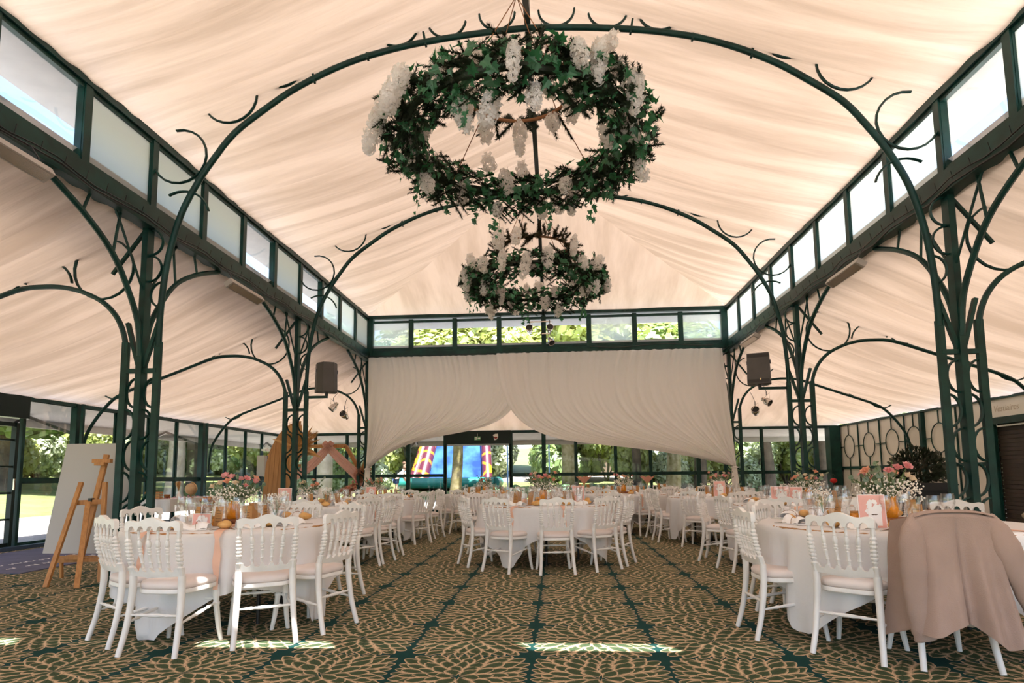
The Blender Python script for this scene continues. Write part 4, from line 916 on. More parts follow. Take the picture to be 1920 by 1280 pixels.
gyp_vase(-2.42, 5.15, "little vase of baby's breath on the nearest left table"); gyp_vase(2.93, 8.12, "little vase of baby's breath on the second right table"); gyp_vase(2.10, 5.05, "little vase of baby's breath on the nearest right table"); gyp_vase(-3.1, 8.1, "little vase of baby's breath on the second left table")
def tall_fan(x, y, label):
    t = thing('fan_napkin_vase', label, 'centrepiece', (x, y, TT + .002), 0, 'pink fan napkins in gold vases')
    MB().lathe([(.001, 0), (.05, 0), (.02, .02), (.018, .14), (.05, .22)], 12, cap=True).build('vase', M['gold'], t, smooth=50)
    b = MB(); b.grid(lambda u, v: ((.04 + .13 * v) * math.cos((u * 2) * PI) * (1 + .18 * math.sin(14 * PI * u)), (.04 + .13 * v) * math.sin(u * 2 * PI) * (1 + .18 * math.sin(14 * PI * u)), .20 + .13 * v + .02 * math.sin(14 * PI * u)), 56, 4); b.build('fan', M['dry_pink'], t, smooth=60)
tall_fan(.66, 14.9, 'dusky pink fan in a gold vase on the farthest middle table'); tall_fan(2.2, 15.1, 'dusky pink fan in a gold vase on the farthest right table')
# ------------------------------------------------------------------ floral chandeliers
def ivy_leaf(b, c, d, up, s, rr, fold=.25):
    d = d.normalized(); x = d.cross(up); x = x.normalized() if x.length > 1e-4 else d.orthogonal().normalized(); nrm = x.cross(d)
    prof = [(0, 0), (.22, -.06), (.50, .10), (.34, .28), (.44, .52), (.18, .52), (0, 1.0)]
    L = [c + d * (v * s) - x * (u * s) + nrm * (fold * u * s - .15 * v * v * s) for u, v in prof]
    R_ = [c + d * (v * s) + x * (u * s) + nrm * (fold * u * s - .15 * v * v * s) for u, v in prof]
    b.add(L, [tuple(range(6, -1, -1))]); b.add(R_, [tuple(range(7))])
def bloom_mesh(seed, L, R):
    rr = random.Random(seed); b = MB(); n = int(62 * L / .22)
    for k in range(n):
        v = (k + .5) / n; a = k * 2.39996; prof = R * (math.sin(PI * (.12 + .80 * v)) ** .7) * (1 - .35 * v)
        c = Vector((prof * math.cos(a), prof * math.sin(a), -L * v)); d = Vector((math.cos(a), math.sin(a), .35 - .9 * v)).normalized()
        c = c * rr.uniform(.82, 1.22); d = (d + Vector((rr.uniform(-.8, .8), rr.uniform(-.8, .8), rr.uniform(-.8, .8)))).normalized(); x = d.orthogonal().normalized(); y = d.cross(x); s_ = .033 * rr.uniform(.8, 1.2); a0 = rr.uniform(0, 6)
        for p in range(4):
            t0 = a0 + p * PI / 2; e = x * math.cos(t0) + y * math.sin(t0); f = x * math.cos(t0 + PI / 2) + y * math.sin(t0 + PI / 2)
            b.add([c + d * .004, c + e * s_ * .55 + f * s_ * .42 + d * .008, c + e * s_ + d * .003, c + e * s_ * .55 - f * s_ * .42 + d * .008], [(0, 3, 2, 1)])
    return b.mesh('hydrangea', M['bloom'], 80)
BL = [bloom_mesh(1, .24, .075), bloom_mesh(2, .17, .075), bloom_mesh(3, .32, .065)]
def sprig(b, p0, d, L, rr, n=46, nl=.030):
    d = d.normalized(); x = d.orthogonal().normalized(); y = d.cross(x); p1 = p0 + d * L + Vector((0, 0, -.10 * L))
    b.tube([p0, (p0 + p1) / 2 + Vector((0, 0, .03 * L)), p1], .004, 4)
    for k in range(n):
        t = .08 + .92 * k / n; c = p0 + (p1 - p0) * t; a = rr.uniform(0, 6.28)
        e = (x * math.cos(a) + y * math.sin(a)) * .85 + d * .6; e.normalize(); w = e.cross(d).normalized() * .0065
        l = nl * rr.uniform(.8, 1.2) * (1.1 - .5 * t); b.add([c - w, c + w, c + e * l], [(0, 1, 2)])
def chandelier(loc, R, tube, seed, label, zup, Rup, nbl, rope_z, big):
    rr = random.Random(seed); root = thing('floral_chandelier', label, 'chandelier', loc)
    MB().tube([(R * math.cos(a), R * math.sin(a), 0) for a in [2 * PI * k / 40 for k in range(40)]], .02, 6, closed=True).build('hoop', M['rope'], root, smooth=60)
    MB().tube([(Rup * math.cos(a), Rup * math.sin(a), zup) for a in [2 * PI * k / 30 for k in range(30)]], .02, 6, closed=True).build('upper_hoop', M['rope'], root, smooth=60)
    for k in range(4):
        a = PI / 4 + k * PI / 2; u = Vector((Rup * math.cos(a), Rup * math.sin(a), zup)); MB().tube([(R * math.cos(a), R * math.sin(a), .02), u, (.02 * math.cos(a), .02 * math.sin(a), rope_z)], .006, 5).build('rope', M['rope'], root)
    b = MB()                                                        # dark spruce body of the wreath
    for k in range(int(520 * R)):
        a = rr.uniform(0, 2 * PI); q = rr.uniform(.1, .75) * tube; f = rr.uniform(0, 2 * PI); c = Vector(((R + q * math.cos(f)) * math.cos(a), (R + q * math.cos(f)) * math.sin(a), q * math.sin(f)))
        s_ = rr.choice((-1, 1)); d = Vector((-math.sin(a) * s_ + .6 * math.cos(f) * math.cos(a), math.cos(a) * s_ + .6 * math.cos(f) * math.sin(a), .75 * math.sin(f)))
        sprig(b, c, d, rr.uniform(.16, .32), rr, 70, .062)
    b.grid(lambda u, v: ((R + .16 * tube * (1 + .25 * math.sin(9 * u * 2 * PI + 3 * v)) * math.cos(2 * PI * v)) * math.cos(2 * PI * u), (R + .16 * tube * (1 + .25 * math.sin(9 * u * 2 * PI + 3 * v)) * math.cos(2 * PI * v)) * math.sin(2 * PI * u), .16 * tube * (1 + .3 * math.sin(13 * u * 2 * PI)) * math.sin(2 * PI * v)), 90, 12)
    tag(b.build('spruce_garland', M['spruce'], root), kind='stuff')
    b = MB()
    for k in range(int(85 * Rup) + 26):
        a = 2 * PI * k / (int(85 * Rup) + 26); c = Vector((Rup * math.cos(a), Rup * math.sin(a), zup)); v = rr.uniform(-.9, .9)
        sprig(b, c, Vector((math.cos(a) * rr.uniform(.1, .9) - math.sin(a) * v, math.sin(a) * rr.uniform(.1, .9) + math.cos(a) * v, rr.uniform(-.7, .8))), rr.uniform(.18, .36), rr, 150, .078)
    tag(b.build('upper_spruce', M['spruce_brown' if not big else 'spruce'], root), kind='stuff')
    b = MB()
    for k in range(int(760 * R)):
        a = rr.uniform(0, 2 * PI); f = rr.uniform(0, 2 * PI); q = tube * rr.uniform(.55, 1.0)
        c = Vector(((R + q * math.cos(f)) * math.cos(a), (R + q * math.cos(f)) * math.sin(a), q * .9 * math.sin(f)))
        o = Vector((math.cos(f) * math.cos(a), math.cos(f) * math.sin(a), math.sin(f))); d = Vector((rr.uniform(-1, 1), rr.uniform(-1, 1), rr.uniform(-1.2, .4))) + o * .4
        ivy_leaf(b, c, d, o, rr.uniform(.07, .135), rr)
    for k in range(int(16 * R)):                                    # trailing strands
        a = rr.uniform(0, 2 * PI); c = Vector(((R + rr.uniform(-.1, .15)) * math.cos(a), (R + rr.uniform(-.1, .15)) * math.sin(a), -tube * .6)); L = rr.uniform(.15, .38)
        for j in range(7):
            p = c + Vector((.03 * math.sin(j * 2 + k), .03 * math.cos(j * 2.3 + k), -L * j / 6)); ivy_leaf(b, p, Vector((rr.uniform(-1, 1), rr.uniform(-1, 1), -.8)), Vector((math.cos(a), math.sin(a), .2)), rr.uniform(.05, .095), rr)
        b.tube([c, c + Vector((.03, .02, -L / 2)), c + Vector((0, 0, -L))], .002, 4)
    tag(b.build('ivy', M['ivy'], root), kind='stuff')
    for k in range(nbl):
        a = 2 * PI * (k + rr.uniform(-.3, .3)) / nbl; f = rr.choice([rr.uniform(-.4, .5), rr.uniform(.2, 1.4), rr.uniform(-2.6, -1.2), rr.uniform(2.4, 3.6)]); q = tube * rr.uniform(.75, 1.05)
        p = Vector(((R + q * math.cos(f)) * math.cos(a), (R + q * math.cos(f)) * math.sin(a), q * math.sin(f) + .04)); o = put(BL[rr.choice([0, 0, 1, 1, 2])], 'hydrangea_bloom', root, p)
        up = Vector((math.cos(a) * math.cos(f) * -.35 + rr.uniform(-.35, .35), math.sin(a) * math.cos(f) * -.35 + rr.uniform(-.35, .35), 1 if rr.random() < .72 else -1)).normalized()
        o.rotation_euler = up.to_track_quat('Z', 'Y').to_euler(); o.scale = (rr.uniform(.9, 1.35),) * 3
    if big:
        for k in range(9):
            a = 2 * PI * k / 9 + .2; o = put(BL[k % 3], 'hydrangea_bloom', root, (Rup * math.cos(a), Rup * math.sin(a), zup - .02)); o.scale = (1.2,) * 3
    return root
chandelier((-.36, 6.45, 4.83), 1.26, .28, 11, 'big flower and ivy wreath chandelier hanging nearest, under the ridge', .62, .62, 44, 1.72, True)
chandelier((-.34, 10.75, 4.60), 1.08, .25, 12, 'smaller flower wreath chandelier hanging farther back, above the gable windows', .62, .62, 42, 1.85, False)

# ------------------------------------------------------------------ white drapes under the gable
def drape(name, label, tops, ctrl, knot, nf, seed, ybase, tail_x):
    """fold lines fall from the rail and are gathered into the knot"""
    rr = random.Random(seed); fr = [(nf * rr.uniform(.6, 1.5), rr.uniform(0, 6.28)) for _ in range(5)]
    b = MB(); K = Vector((knot[0], ybase, knot[1]))
    def fn(u, v):
        x0 = tops[0] + (tops[1] - tops[0]) * u
        P0 = Vector((x0, ybase, 4.13)); w = u if ctrl['edge'] == 0 else 1 - u      # w = 0 at the long swooping edge
        A = Vector(ctrl['a']); B_ = Vector(ctrl['b']); w2 = w ** 1.05
        C1 = Vector((A.x * (1 - w2) + (x0 * .5 + K.x * .5) * w2, ybase, A.y * (1 - w2) + 3.0 * w2)); C2 = Vector((B_.x * (1 - w2) + K.x * w2, ybase, B_.y * (1 - w2) + 2.1 * w2))
        KK = K + Vector((.10 * (u - .5), 0, .05 * (.5 - w)))
        t = v; p = P0 * (1 - t) ** 3 + C1 * 3 * t * (1 - t) ** 2 + C2 * 3 * t * t * (1 - t) + KK * t ** 3
        f = sum(math.sin(2 * PI * k * u + ph + .8 * math.sin(3 * v + ph)) for k, ph in fr) / 3
        am = .045 * (1 - .55 * abs(2 * v - 1)) + .02 * (v < .1); p.y += am * f - .22 * math.sin(PI * v) * (1 - w) ; p.z += .02 * f * math.sin(PI * v)
        if v > .9: p.y += .06 * math.sin(2 * PI * u * 4) * (v - .9) * 10 * .5
        return p
    root = thing(name, label, 'drape', (0, 0, 0))
    b.grid(fn, 180, 40); b.build('panel', M['drape'], root, smooth=179)
    b = MB(); b.grid(lambda u, v: (K.x + (tail_x - K.x) * v + (.05 + .09 * v) * math.cos(2 * PI * u) * (1 + .12 * math.sin(7 * 2 * PI * u)), ybase + .06 * math.sin(2 * PI * u) * (1 + .2 * math.sin(7 * 2 * PI * u)), K.z + .03 - (K.z - .05) * v), 56, 10, closed_u=True)
    b.build('tail', M['drape'], root, smooth=179)
    MB().tube([(K.x + .07 * math.cos(a), ybase + .07 * math.sin(a), K.z) for a in [2 * PI * k / 14 for k in range(14)]], .018, 6, closed=True).build('tie', M['drape'], root, smooth=60)
    return root
drape('drape', 'left white voile drape gathered to the left column', (-4.68, -.70), {'edge': 1, 'a': (-.72, 1.3), 'b': (-2.9, 2.85)}, (-4.66, 1.33), 22, 4, 14.86, -4.66)
drape('drape', 'right white voile drape swept across and tied at the right column', (-1.42, 4.02), {'edge': 0, 'a': (-1.25, 1.2), 'b': (.6, 2.3)}, (4.17, 1.28), 28, 8, 14.72, 4.20)
b = MB(); b.rod((-4.7, 14.80, 4.14), (4.1, 14.80, 4.14), .03, .03); b.rod((-4.7, 14.80, 4.14), (-4.7, 15.1, 4.14), .03, .03); b.rod((4.1, 14.80, 4.14), (4.1, 15.1, 4.14), .03, .03)
tag(b.build('curtain_rail', M['dark_steel']), 'thin dark rail carrying the white drapes', 'rail')

# ------------------------------------------------------------------ loudspeakers, lamps, heaters
def speaker(loc, rz, label, arm):
    s_ = thing('loudspeaker', label, 'speaker', loc, rz)
    b = MB(); o = [(-.19, -.17), (.19, -.17), (.19, .04), (.10, .20), (-.10, .20), (-.19, .04)]
    b.prism(o, lambda u, v, w: (u * (1 - .06 * (w > .3)), v, w - .27), .54); b.build('cabinet', M['speaker'], s_)
    b = MB(); b.grid(lambda u, v: ((u - .5) * .35, -.178 + .022 * math.sin(PI * v), (v - .5) * .50), 4, 10); gr_ = b.build('grille', M['grille'], s_, smooth=60)
    for x in (-.17, .17):
        MB().box((x * 1.125, -.02, .12), (.012, .09, .06)).build('handle_recess', M['black'], s_)
    MB().lathe([(.03, -.34), (.03, -.27)], 10).box((0, 0, -.262), (.14, .10, .02)).build('mount', M['black'], s_)
    MB().box((.03, -.176, -.19), (.02, .006, .03)).build('badge', M['gold'], gr_)
    return s_
speaker((-4.22, 10.93, 2.97), math.radians(-150), 'grey brown loudspeaker on a bracket at the middle left column', 0)
speaker((3.60, 10.93, 2.95), math.radians(-22), 'grey brown loudspeaker on a bracket at the middle right column', 0)
for x0, x1, nm in ((-4.60, -4.20, 'left'), (4.10, 3.58, 'right')):
    b = MB(); b.rod((x0, 10.93, 2.615), (x1, 10.93, 2.615), .045, .045); b.rod((x0, 10.93, 2.2), (x0, 10.93, 2.66), .06, .05)
    tag(b.build('speaker_bracket', M['steel']), 'green bracket arm carrying the %s loudspeaker' % nm, 'bracket', 'speaker brackets')
def par_can(loc, d, label, r=.085, L=.20):
    t = thing('spotlight', label, 'spotlight', loc); d = Vector(d).normalized(); m = d.to_track_quat('Z', 'Y').to_matrix().to_4x4()
    can_ = MB().lathe([(.02, -L * .75), (r * .55, -L * .68), (r * .62, -L * .35), (r, -L * .1), (r, L * .45), (r * 1.06, L * .46), (r * 1.06, L * .5), (r * .96, L * .5), (r * .96, L * .3)], 18, m, cap=False).build('can', M['chrome'], t, smooth=50)
    MB().lathe([(.001, L * .3), (r * .96, L * .3)], 18, m, cap=False).build('lens', M['black'], can_)
    x = d.orthogonal().normalized(); MB().tube([x * r * 1.1, x * r * 1.2 + Vector((0, 0, .14)), -x * r * 1.2 + Vector((0, 0, .14)), -x * r * 1.1], .008, 5).build('yoke', M['chrome'], t)
    MB().rod((0, 0, .14), (0, 0, .24), .016).build('clamp', M['black'], t)
    return t
par_can((-5.62, 15.05, 2.92), (-.55, -.4, -.75), 'left of the two silver spotlights on the left far arch')
par_can((-5.33, 15.05, 2.70), (-.2, -1, .45), 'silver spotlight showing its grid on the left far arch', .09)
par_can((5.10, 15.05, 2.86), (.5, -.6, -.5), 'upper of the two silver spotlights on the right far arch')
par_can((4.82, 15.05, 2.62), (-.35, -1, .55), 'lower silver spotlight showing its grid on the right far arch', .09)
par_can((-.60, 14.95, 4.76), (-.1, -1, .35), 'left black mouthed spotlight on the middle gable post')
par_can((-.10, 14.95, 4.76), (.1, -1, .35), 'right black mouthed spotlight on the middle gable post')
par_can((-.08, 14.93, 4.45), (.3, -.5, -.6), 'lowest silver spotlight on the middle gable post', .08, .16)
b = MB(); b.rod((-.60, 15.06, 4.98), (-.08, 15.06, 4.98), .03); b.rod((-.08, 15.03, 4.67), (-.3, 15.06, 4.67), .03); tag(b.build('lamp_bar', M['chrome']), 'small silver bar holding the spotlights on the gable post', 'bar')
for x0, x1, z0, z1 in ((-5.62, -5.5, 3.16, 3.33), (-5.33, -5.3, 2.94, 3.15), (5.10, 5.05, 3.1, 3.30), (4.82, 4.75, 2.86, 3.10)):
    tag(MB().tube([(x0, 15.06, z0), ((x0 + x1) / 2, 15.08, (z0 + z1) / 2), (x1, 15.14, z1)], .006, 5).build('safety_cable', M['black']), 'thin cable holding a spotlight to the far arch', 'cable', 'spotlight safety cables')
def heater(x, y, sgn, label):
    t = thing('radiant_heater', label, 'heater', (x, y, 3.84))
    r = Matrix.Rotation(-sgn * .55, 3, 'Y'); b = MB(); b.box((0, 0, 0), (.13, .92, .075), r); b.build('casing', M['heater'], t)
    MB().box(r @ Vector((0, 0, -.040)), (.10, .84, .008), r).build('reflector', M['chrome'], t)
    for yy in (-.36, .36): MB().tube([(0, yy, .04), (.03 * -sgn, yy + .02, .13), (-.10 * sgn, yy, .24)], .008, 5).build('hanger', M['black'], t)
heater(-4.50, 8.40, 1, 'grey radiant heater under the left beam, between the two columns'); heater(-4.50, 4.45, 1, 'grey radiant heater under the left beam, at the upper left edge')
heater(4.0, 8.45, -1, 'grey radiant heater under the right beam, between the two columns'); heater(4.0, 12.6, -1, 'grey radiant heater under the right beam, before the far column')
for x, sg, nm in ((XL + .12, 1, 'left'), (XR - .12, -1, 'right')):
    b = MB(); b.tube([(x + .01 * math.sin(k * 1.9), YR[0] + k * .25, 4.15 + .025 * math.sin(k * 1.3)) for k in range(51)], .008, 5)
    b.tube([(x + .02, YR[0] + k * .4, 4.10 + .03 * math.sin(k * 2.1)) for k in range(32)], .011, 5)
    for k in range(46): b.rod((x, YR[0] + .1 + k * .275, 4.14), (x + sg * .02, YR[0] + .1 + k * .275, 4.23), .006)
    tag(b.build('light_string', M['black'], smooth=60), 'dark cable and unlit light string along the %s beam' % nm, 'cable')
tag(MB().tube([(x, 15.02, 4.30 + .03 * math.sin(x * 3)) for x in [.9 + .2 * k for k in range(16)]], .010, 5).build('light_string', M['black'], smooth=60), 'dark cable drooping over the gable beam', 'cable')

# ------------------------------------------------------------------ easel, board, mat at the left
W_ = M['wood']
ez = thing('easel', 'beech studio easel at the left, before a big white board', 'easel', (-5.3, 6.5, 0))
L_ = lambda x, y, z: (x + 5.3, y - 6.5, z)
MB().rod(L_(-5.417, 6.24, 0), L_(-5.43, 6.66, 1.10), .048, .030, up=(0, 1, 0)).build('leg', W_, ez); MB().rod(L_(-5.06, 6.56, 0), L_(-5.19, 6.72, 1.10), .048, .030, up=(0, 1, 0)).build('leg', W_, ez)
MB().rod(L_(-5.33, 6.60, .27), L_(-5.25, 6.80, 1.42), .058, .032, up=(0, 1, 0)).build('mast', W_, ez)
MB().rod(L_(-5.46, 6.62, .87), L_(-5.18, 6.70, .88), .030, .055).build('crossbar', W_, ez)
MB().rod(L_(-5.60, 6.56, .235), L_(-5.10, 6.68, .235), .05, .045).build('tray', W_, ez)
MB().box(L_(-5.36, 6.54, .275), (.15, .06, .05)).build('lower_clamp', W_, ez)
MB().box(L_(-5.255, 6.74, 1.345), (.22, .05, .045)).box(L_(-5.26, 6.72, 1.31), (.12, .05, .035)).build('upper_clamp', W_, ez)
MB().rod(L_(-5.27, 6.58, .88), L_(-5.02, 6.18, .0), .05, .03).build('rear_leg', W_, ez)
MB().box(L_(-5.30, 6.66, .90), (.035, .05, .04)).build('wing_nut', M['black'], ez)
bd = thing('display_board', 'big blank white board propped behind the easel', 'board', (-5.5, 6.78, 0))
r = Matrix.Rotation(-.197, 3, 'X'); MB().box(Vector((-.005, .155, .925)), (.93, .010, 1.31), r).build('panel', M['board'], bd)
MB().rod((-.2, .30, 1.4), (-.2, .75, 0), .03).rod((.2, .30, 1.4), (.2, .75, 0), .03).rod((-.3, .04, .24), (.3, .04, .24), .03).rod((-.25, .04, .24), (-.25, .06, 0), .03).rod((.25, .04, .24), (.25, .06, 0), .03).build('prop', W_, bd)
m_ = thing('door_mat', 'violet grey welcome mat with white script inside the left door', 'mat', (-7.55, 8.75, 0), math.radians(38) * 0 + math.radians(-1))
MB().box((0, 0, .006), (2.1, 3.2, .012)).build('mat_base', M['mat'], m_)
rr = random.Random(4); b = MB()
for row, x in enumerate((.25, .62)):
    y = -1.35
    while y < 1.35:
        L = rr.uniform(.10, .22); pts = [(x + .04 * math.sin(k * 2.2) + .02 * rr.uniform(-1, 1), y + L * k / 5, .0135) for k in range(6)]; b.tube(pts, .010, 4, flat=.2); y += L + rr.uniform(.02, .09) + (.12 if rr.random() < .2 else 0)
b.build('script', M['paper'], m_)

# ------------------------------------------------------------------ side table with its little display
tt = thing('trestle_table', 'trestle table under the left glazing, in front of the lawn', 'table', (-7.65, 12.05, 0), 0)
MB().box((0, 0, .735), (.72, 1.82, .02)).build('tabletop', M['plank'], tt)
for s_ in (-1, 1):
    for q in (-1, 1): MB().rod((q * .28, s_ * .70, .72), (q * .28, s_ * .82, 0), .025).build('leg', M['black'], tt)
    MB().rod((-.28, s_ * .76, .35), (.28, s_ * .76, .35), .02).build('crossbar', M['black'], tt)
b = MB(); o = [(-.365, -.915), (.365, -.915), (.365, .915), (-.365, .915)]
def skirt(u, v):
    L = u * 4; k = int(L) % 4; f = L - int(L); a, c = o[k], o[(k + 1) % 4]; x, y = a[0] + (c[0] - a[0]) * f, a[1] + (c[1] - a[1]) * f
    s_ = 1 + .03 * v * math.sin(u * 90); return (x * s_, y * s_, .748 - .235 * v)
b.grid(skirt, 96, 5, closed_u=True); b.add([(x, y, .749) for x, y in o], [(0, 1, 2, 3)])
tag(b.build('tablecloth', M['cloth'], loc=(-7.65, 12.05, 0)), 'short white cloth on the trestle table under the left glazing', 'tablecloth')
gl = thing('globe', 'small brown globe on the trestle table', 'globe', (-7.42, 12.0, .752))
MB().ball((0, 0, .18), .115, 18, 12).build('sphere', M['globe'], gl, smooth=80); MB().tube([(.13 * math.sin(a), 0, .18 + .13 * math.cos(a)) for a in [PI * k / 12 for k in range(13)]], .006, 5).build('meridian', M['gold'], gl)
MB().lathe([(.001, 0), (.06, 0), (.06, .012), (.01, .02), (.008, .06)], 14).build('base', M['wood'], gl, smooth=50)
cr = thing('crate', 'little wooden crate of greenery on the trestle table', 'crate', (-7.78, 11.38, .752), .3)
b = MB()
for z in (.03, .075, .12):
    for s_ in (-1, 1): b.box((0, s_ * .09, z), (.26, .01, .035)); b.box((s_ * .13, 0, z), (.01, .18, .035))
b.box((0, 0, .01), (.26, .18, .01)); b.build('slats', M['plank'], cr)
b = MB(); rr = random.Random(9)
for k in range(40): ivy_leaf(b, Vector((rr.uniform(-.1, .1), rr.uniform(-.07, .07), rr.uniform(.1, .19))), Vector((rr.uniform(-1, 1), rr.uniform(-1, 1), .8)), Vector((0, 0, 1)), .05, rr)
b.build('greenery', M['euca'], cr)
vs_ = thing('pampas_vase', 'white vase with pale pampas beside the globe', 'vase', (-7.58, 11.85, .752))
MB().lathe([(.001, 0), (.035, 0), (.045, .05), (.02, .11), (.022, .13)], 12).build('vase', M['paper'], vs_, smooth=50)
def plume(b, p, d, L, w, rr, n=60):
    d = Vector(d).normalized(); x = d.orthogonal().normalized(); y = d.cross(x); p = Vector(p); b.tube([p, p + d * L * .5, p + d * L], .003, 4)
    for k in range(n):
        t = .25 + .75 * k / n; c = p + d * L * t; a = rr.uniform(0, 6.28); e = (x * math.cos(a) + y * math.sin(a)) * .6 + d; e.normalize()
        l = w * (1.1 - abs(2 * t - 1.2)) * rr.uniform(.8, 1.3); q = e.cross(d).normalized() * .005; b.add([c - q, c + q, c + e * l + Vector((0, 0, -.02 * l))], [(0, 1, 2)])
b = MB()
for k in range(5): plume(b, (0, 0, .12), (rr.uniform(-.3, .3), rr.uniform(-.3, .3), 1), .20, .09, rr, 40)
b.build('plumes', M['pampas'], vs_)
b = MB()
for k in range(60): c = Vector((rr.uniform(-.3, .3), rr.uniform(-.8, .8), .003 + .012 * rr.random())); ivy_leaf(b, c, Vector((rr.uniform(-1, 1), rr.uniform(-1, 1), .2)), Vector((0, 0, 1)), .045, rr)
tag(b.build('petals', M['petals'], loc=(-7.62, 12.05, .752)), 'pink petals scattered over the trestle table', 'petals', kind='stuff')
tag(MB().box((0, 0, .035), (.09, .07, .07)).box((0, 0, .073), (.095, .075, .01)).build('gift_box', M['log'], loc=(-7.72, 11.70, .752)), 'small brown box beside the crate on the trestle table', 'box')

# ------------------------------------------------------------------ plank arch, hexagon arch, dried plumes
pa = thing('plank_arch', 'tall curved plank backdrop of warm pine behind the middle left column', 'backdrop', (-6.03, 12.9, 0), 0)
for k in range(7):
    x0, x1 = -.26 + .108 * k, -.26 + .108 * (k + 1) - .006
    top = lambda x: 1.15 + 1.22 * math.sqrt(max(0, 1 - ((x - .52) / .80) ** 2))
    MB().prism([(x0 - .10 * 0, 0), (x1, 0), (x1, top(x1)), ((x0 + x1) / 2, top((x0 + x1) / 2)), (x0, top(x0))], lambda u, v, w: (u - .12 * (1 - min(1, v / 1.6)), w, v), .022).build('plank', M['plank'], pa)
MB().rod((-.2, .04, .5), (.5, .04, .5), .02, .06).rod((-.1, .04, 1.4), (.5, .04, 1.4), .02, .06).build('batten', M['wood'], pa)
MB().rod((.1, .03, 1.5), (.1, .75, 0), .04, .03).build('prop', M['wood'], pa)
def dried(name, loc, label, spec, seed, mats_):
    rr = random.Random(seed); t = thing(name, label, 'dried flowers', loc)
    for nm, m__, n, L, w, base, spr in spec:
        b = MB()
        for k in range(n): plume(b, (rr.uniform(-.04, .04), rr.uniform(-.04, .04), rr.uniform(-.04, .04)), Vector(base) + Vector((rr.uniform(-spr, spr), rr.uniform(-spr * .5, spr * .5), rr.uniform(-spr, spr))), L * rr.uniform(.7, 1.2), w, rr, 90)
        b.build(nm, M[m__], t)
    return t
def palm_spear(t, n, L, base, spr, seed, m__):
    rr = random.Random(seed); b = MB()
    for k in range(n):
        d = (Vector(base) + Vector((rr.uniform(-spr, spr), rr.uniform(-.3, .3), rr.uniform(-spr, spr)))).normalized(); x = d.orthogonal().normalized(); l = L * rr.uniform(.7, 1.15); w = .05 * rr.uniform(.7, 1.2); nn = d.cross(x)
        b.add([(0, 0, 0), x * w + d * l * .55, d * l, -x * w + d * l * .55, nn * .02 + d * l * .5], [(0, 1, 4), (1, 2, 4), (2, 3, 4), (3, 0, 4)])
    b.build('palm_spears', M[m__], t)
d_ = dried('palm_spray', (-5.55, 12.80, 1.78), 'burst of golden dried palm spears beside the plank backdrop', [('plumes', 'pampas', 14, .5, .14, (.5, -.2, .35), .7)], 3, None)
palm_spear(d_, 34, .52, (.45, -.3, .35), .9, 6, 'pampas')
HX, HY, HZ, HR = -6.02, 15.6, 1.03, 1.10
hx = thing('hexagon_arch', 'wooden hexagon wedding arch before the back glazing', 'arch', (HX, HY, 0))
hv = [Vector((HR * math.cos(k * PI / 3), 0, HZ + .965 * HR * math.sin(k * PI / 3))) for k in range(6)]
for k in range(6): MB().rod(hv[k], hv[(k + 1) % 6], .09, .09, up=(0, 1, 0)).build('beam', M['wood'], hx)
for s_ in (-1, 1): MB().rod((s_ * .5, -.35, .04), (s_ * .5, .35, .04), .08, .08).build('foot', M['wood'], hx)
sw = thing('swag', 'blush chiffon swag draped over the hexagon arch', 'fabric', (HX, HY, 0))
def ribbon_strip(b, pts, w0, nf=4):
    P = smoothcurve(pts, 6)
    def fn(u, v):
        i = min(len(P) - 1, int(v * (len(P) - 1) + .5)); p = P[i]; t = (P[min(len(P) - 1, i + 1)] - P[max(0, i - 1)]).normalized(); n_ = Vector((t.z, 0, -t.x)); w = w0 * (.65 + .5 * math.sin(PI * v))
        return p + n_ * (u - .5) * w + Vector((0, -.03 * math.sin(u * nf * 2 * PI) - .02, 0))
    b.grid(fn, 18, len(P) - 1)
b = MB(); ribbon_strip(b, [(-.02, -.08, 2.05), (.18, -.10, 1.86), (.55, -.10, 1.50), (.92, -.10, 1.15), (1.04, -.08, .80), (1.0, -.06, .40)], .22)
ribbon_strip(b, [(.22, -.08, 2.06), (.02, -.12, 1.80), (-.25, -.12, 1.52), (-.55, -.12, 1.28), (-.95, -.10, 1.05)], .22)
b.build('chiffon', M['blush'], sw, smooth=179)
d_ = dried('plume_bouquet', (-5.08, 15.35, .95), 'bouquet of dried plumes and pink flowers on the right corner of the hexagon arch', [('plumes', 'dry_pink', 26, .42, .15, (.25, -.2, .35), .8), ('trailing_plumes', 'dry_pink', 14, .75, .16, (-.75, -.1, -.75), .35), ('golden_plumes', 'pampas', 18, .62, .14, (.55, -.1, .9), .35)], 8, None)
for k in range(7):
    o = put(ROSE[k % 2], 'bloom', d_, (rr.uniform(-.14, .14), -.20, rr.uniform(-.14, .14))); o.scale = (2.0,) * 3; o.rotation_euler = (1.3, 0, k)

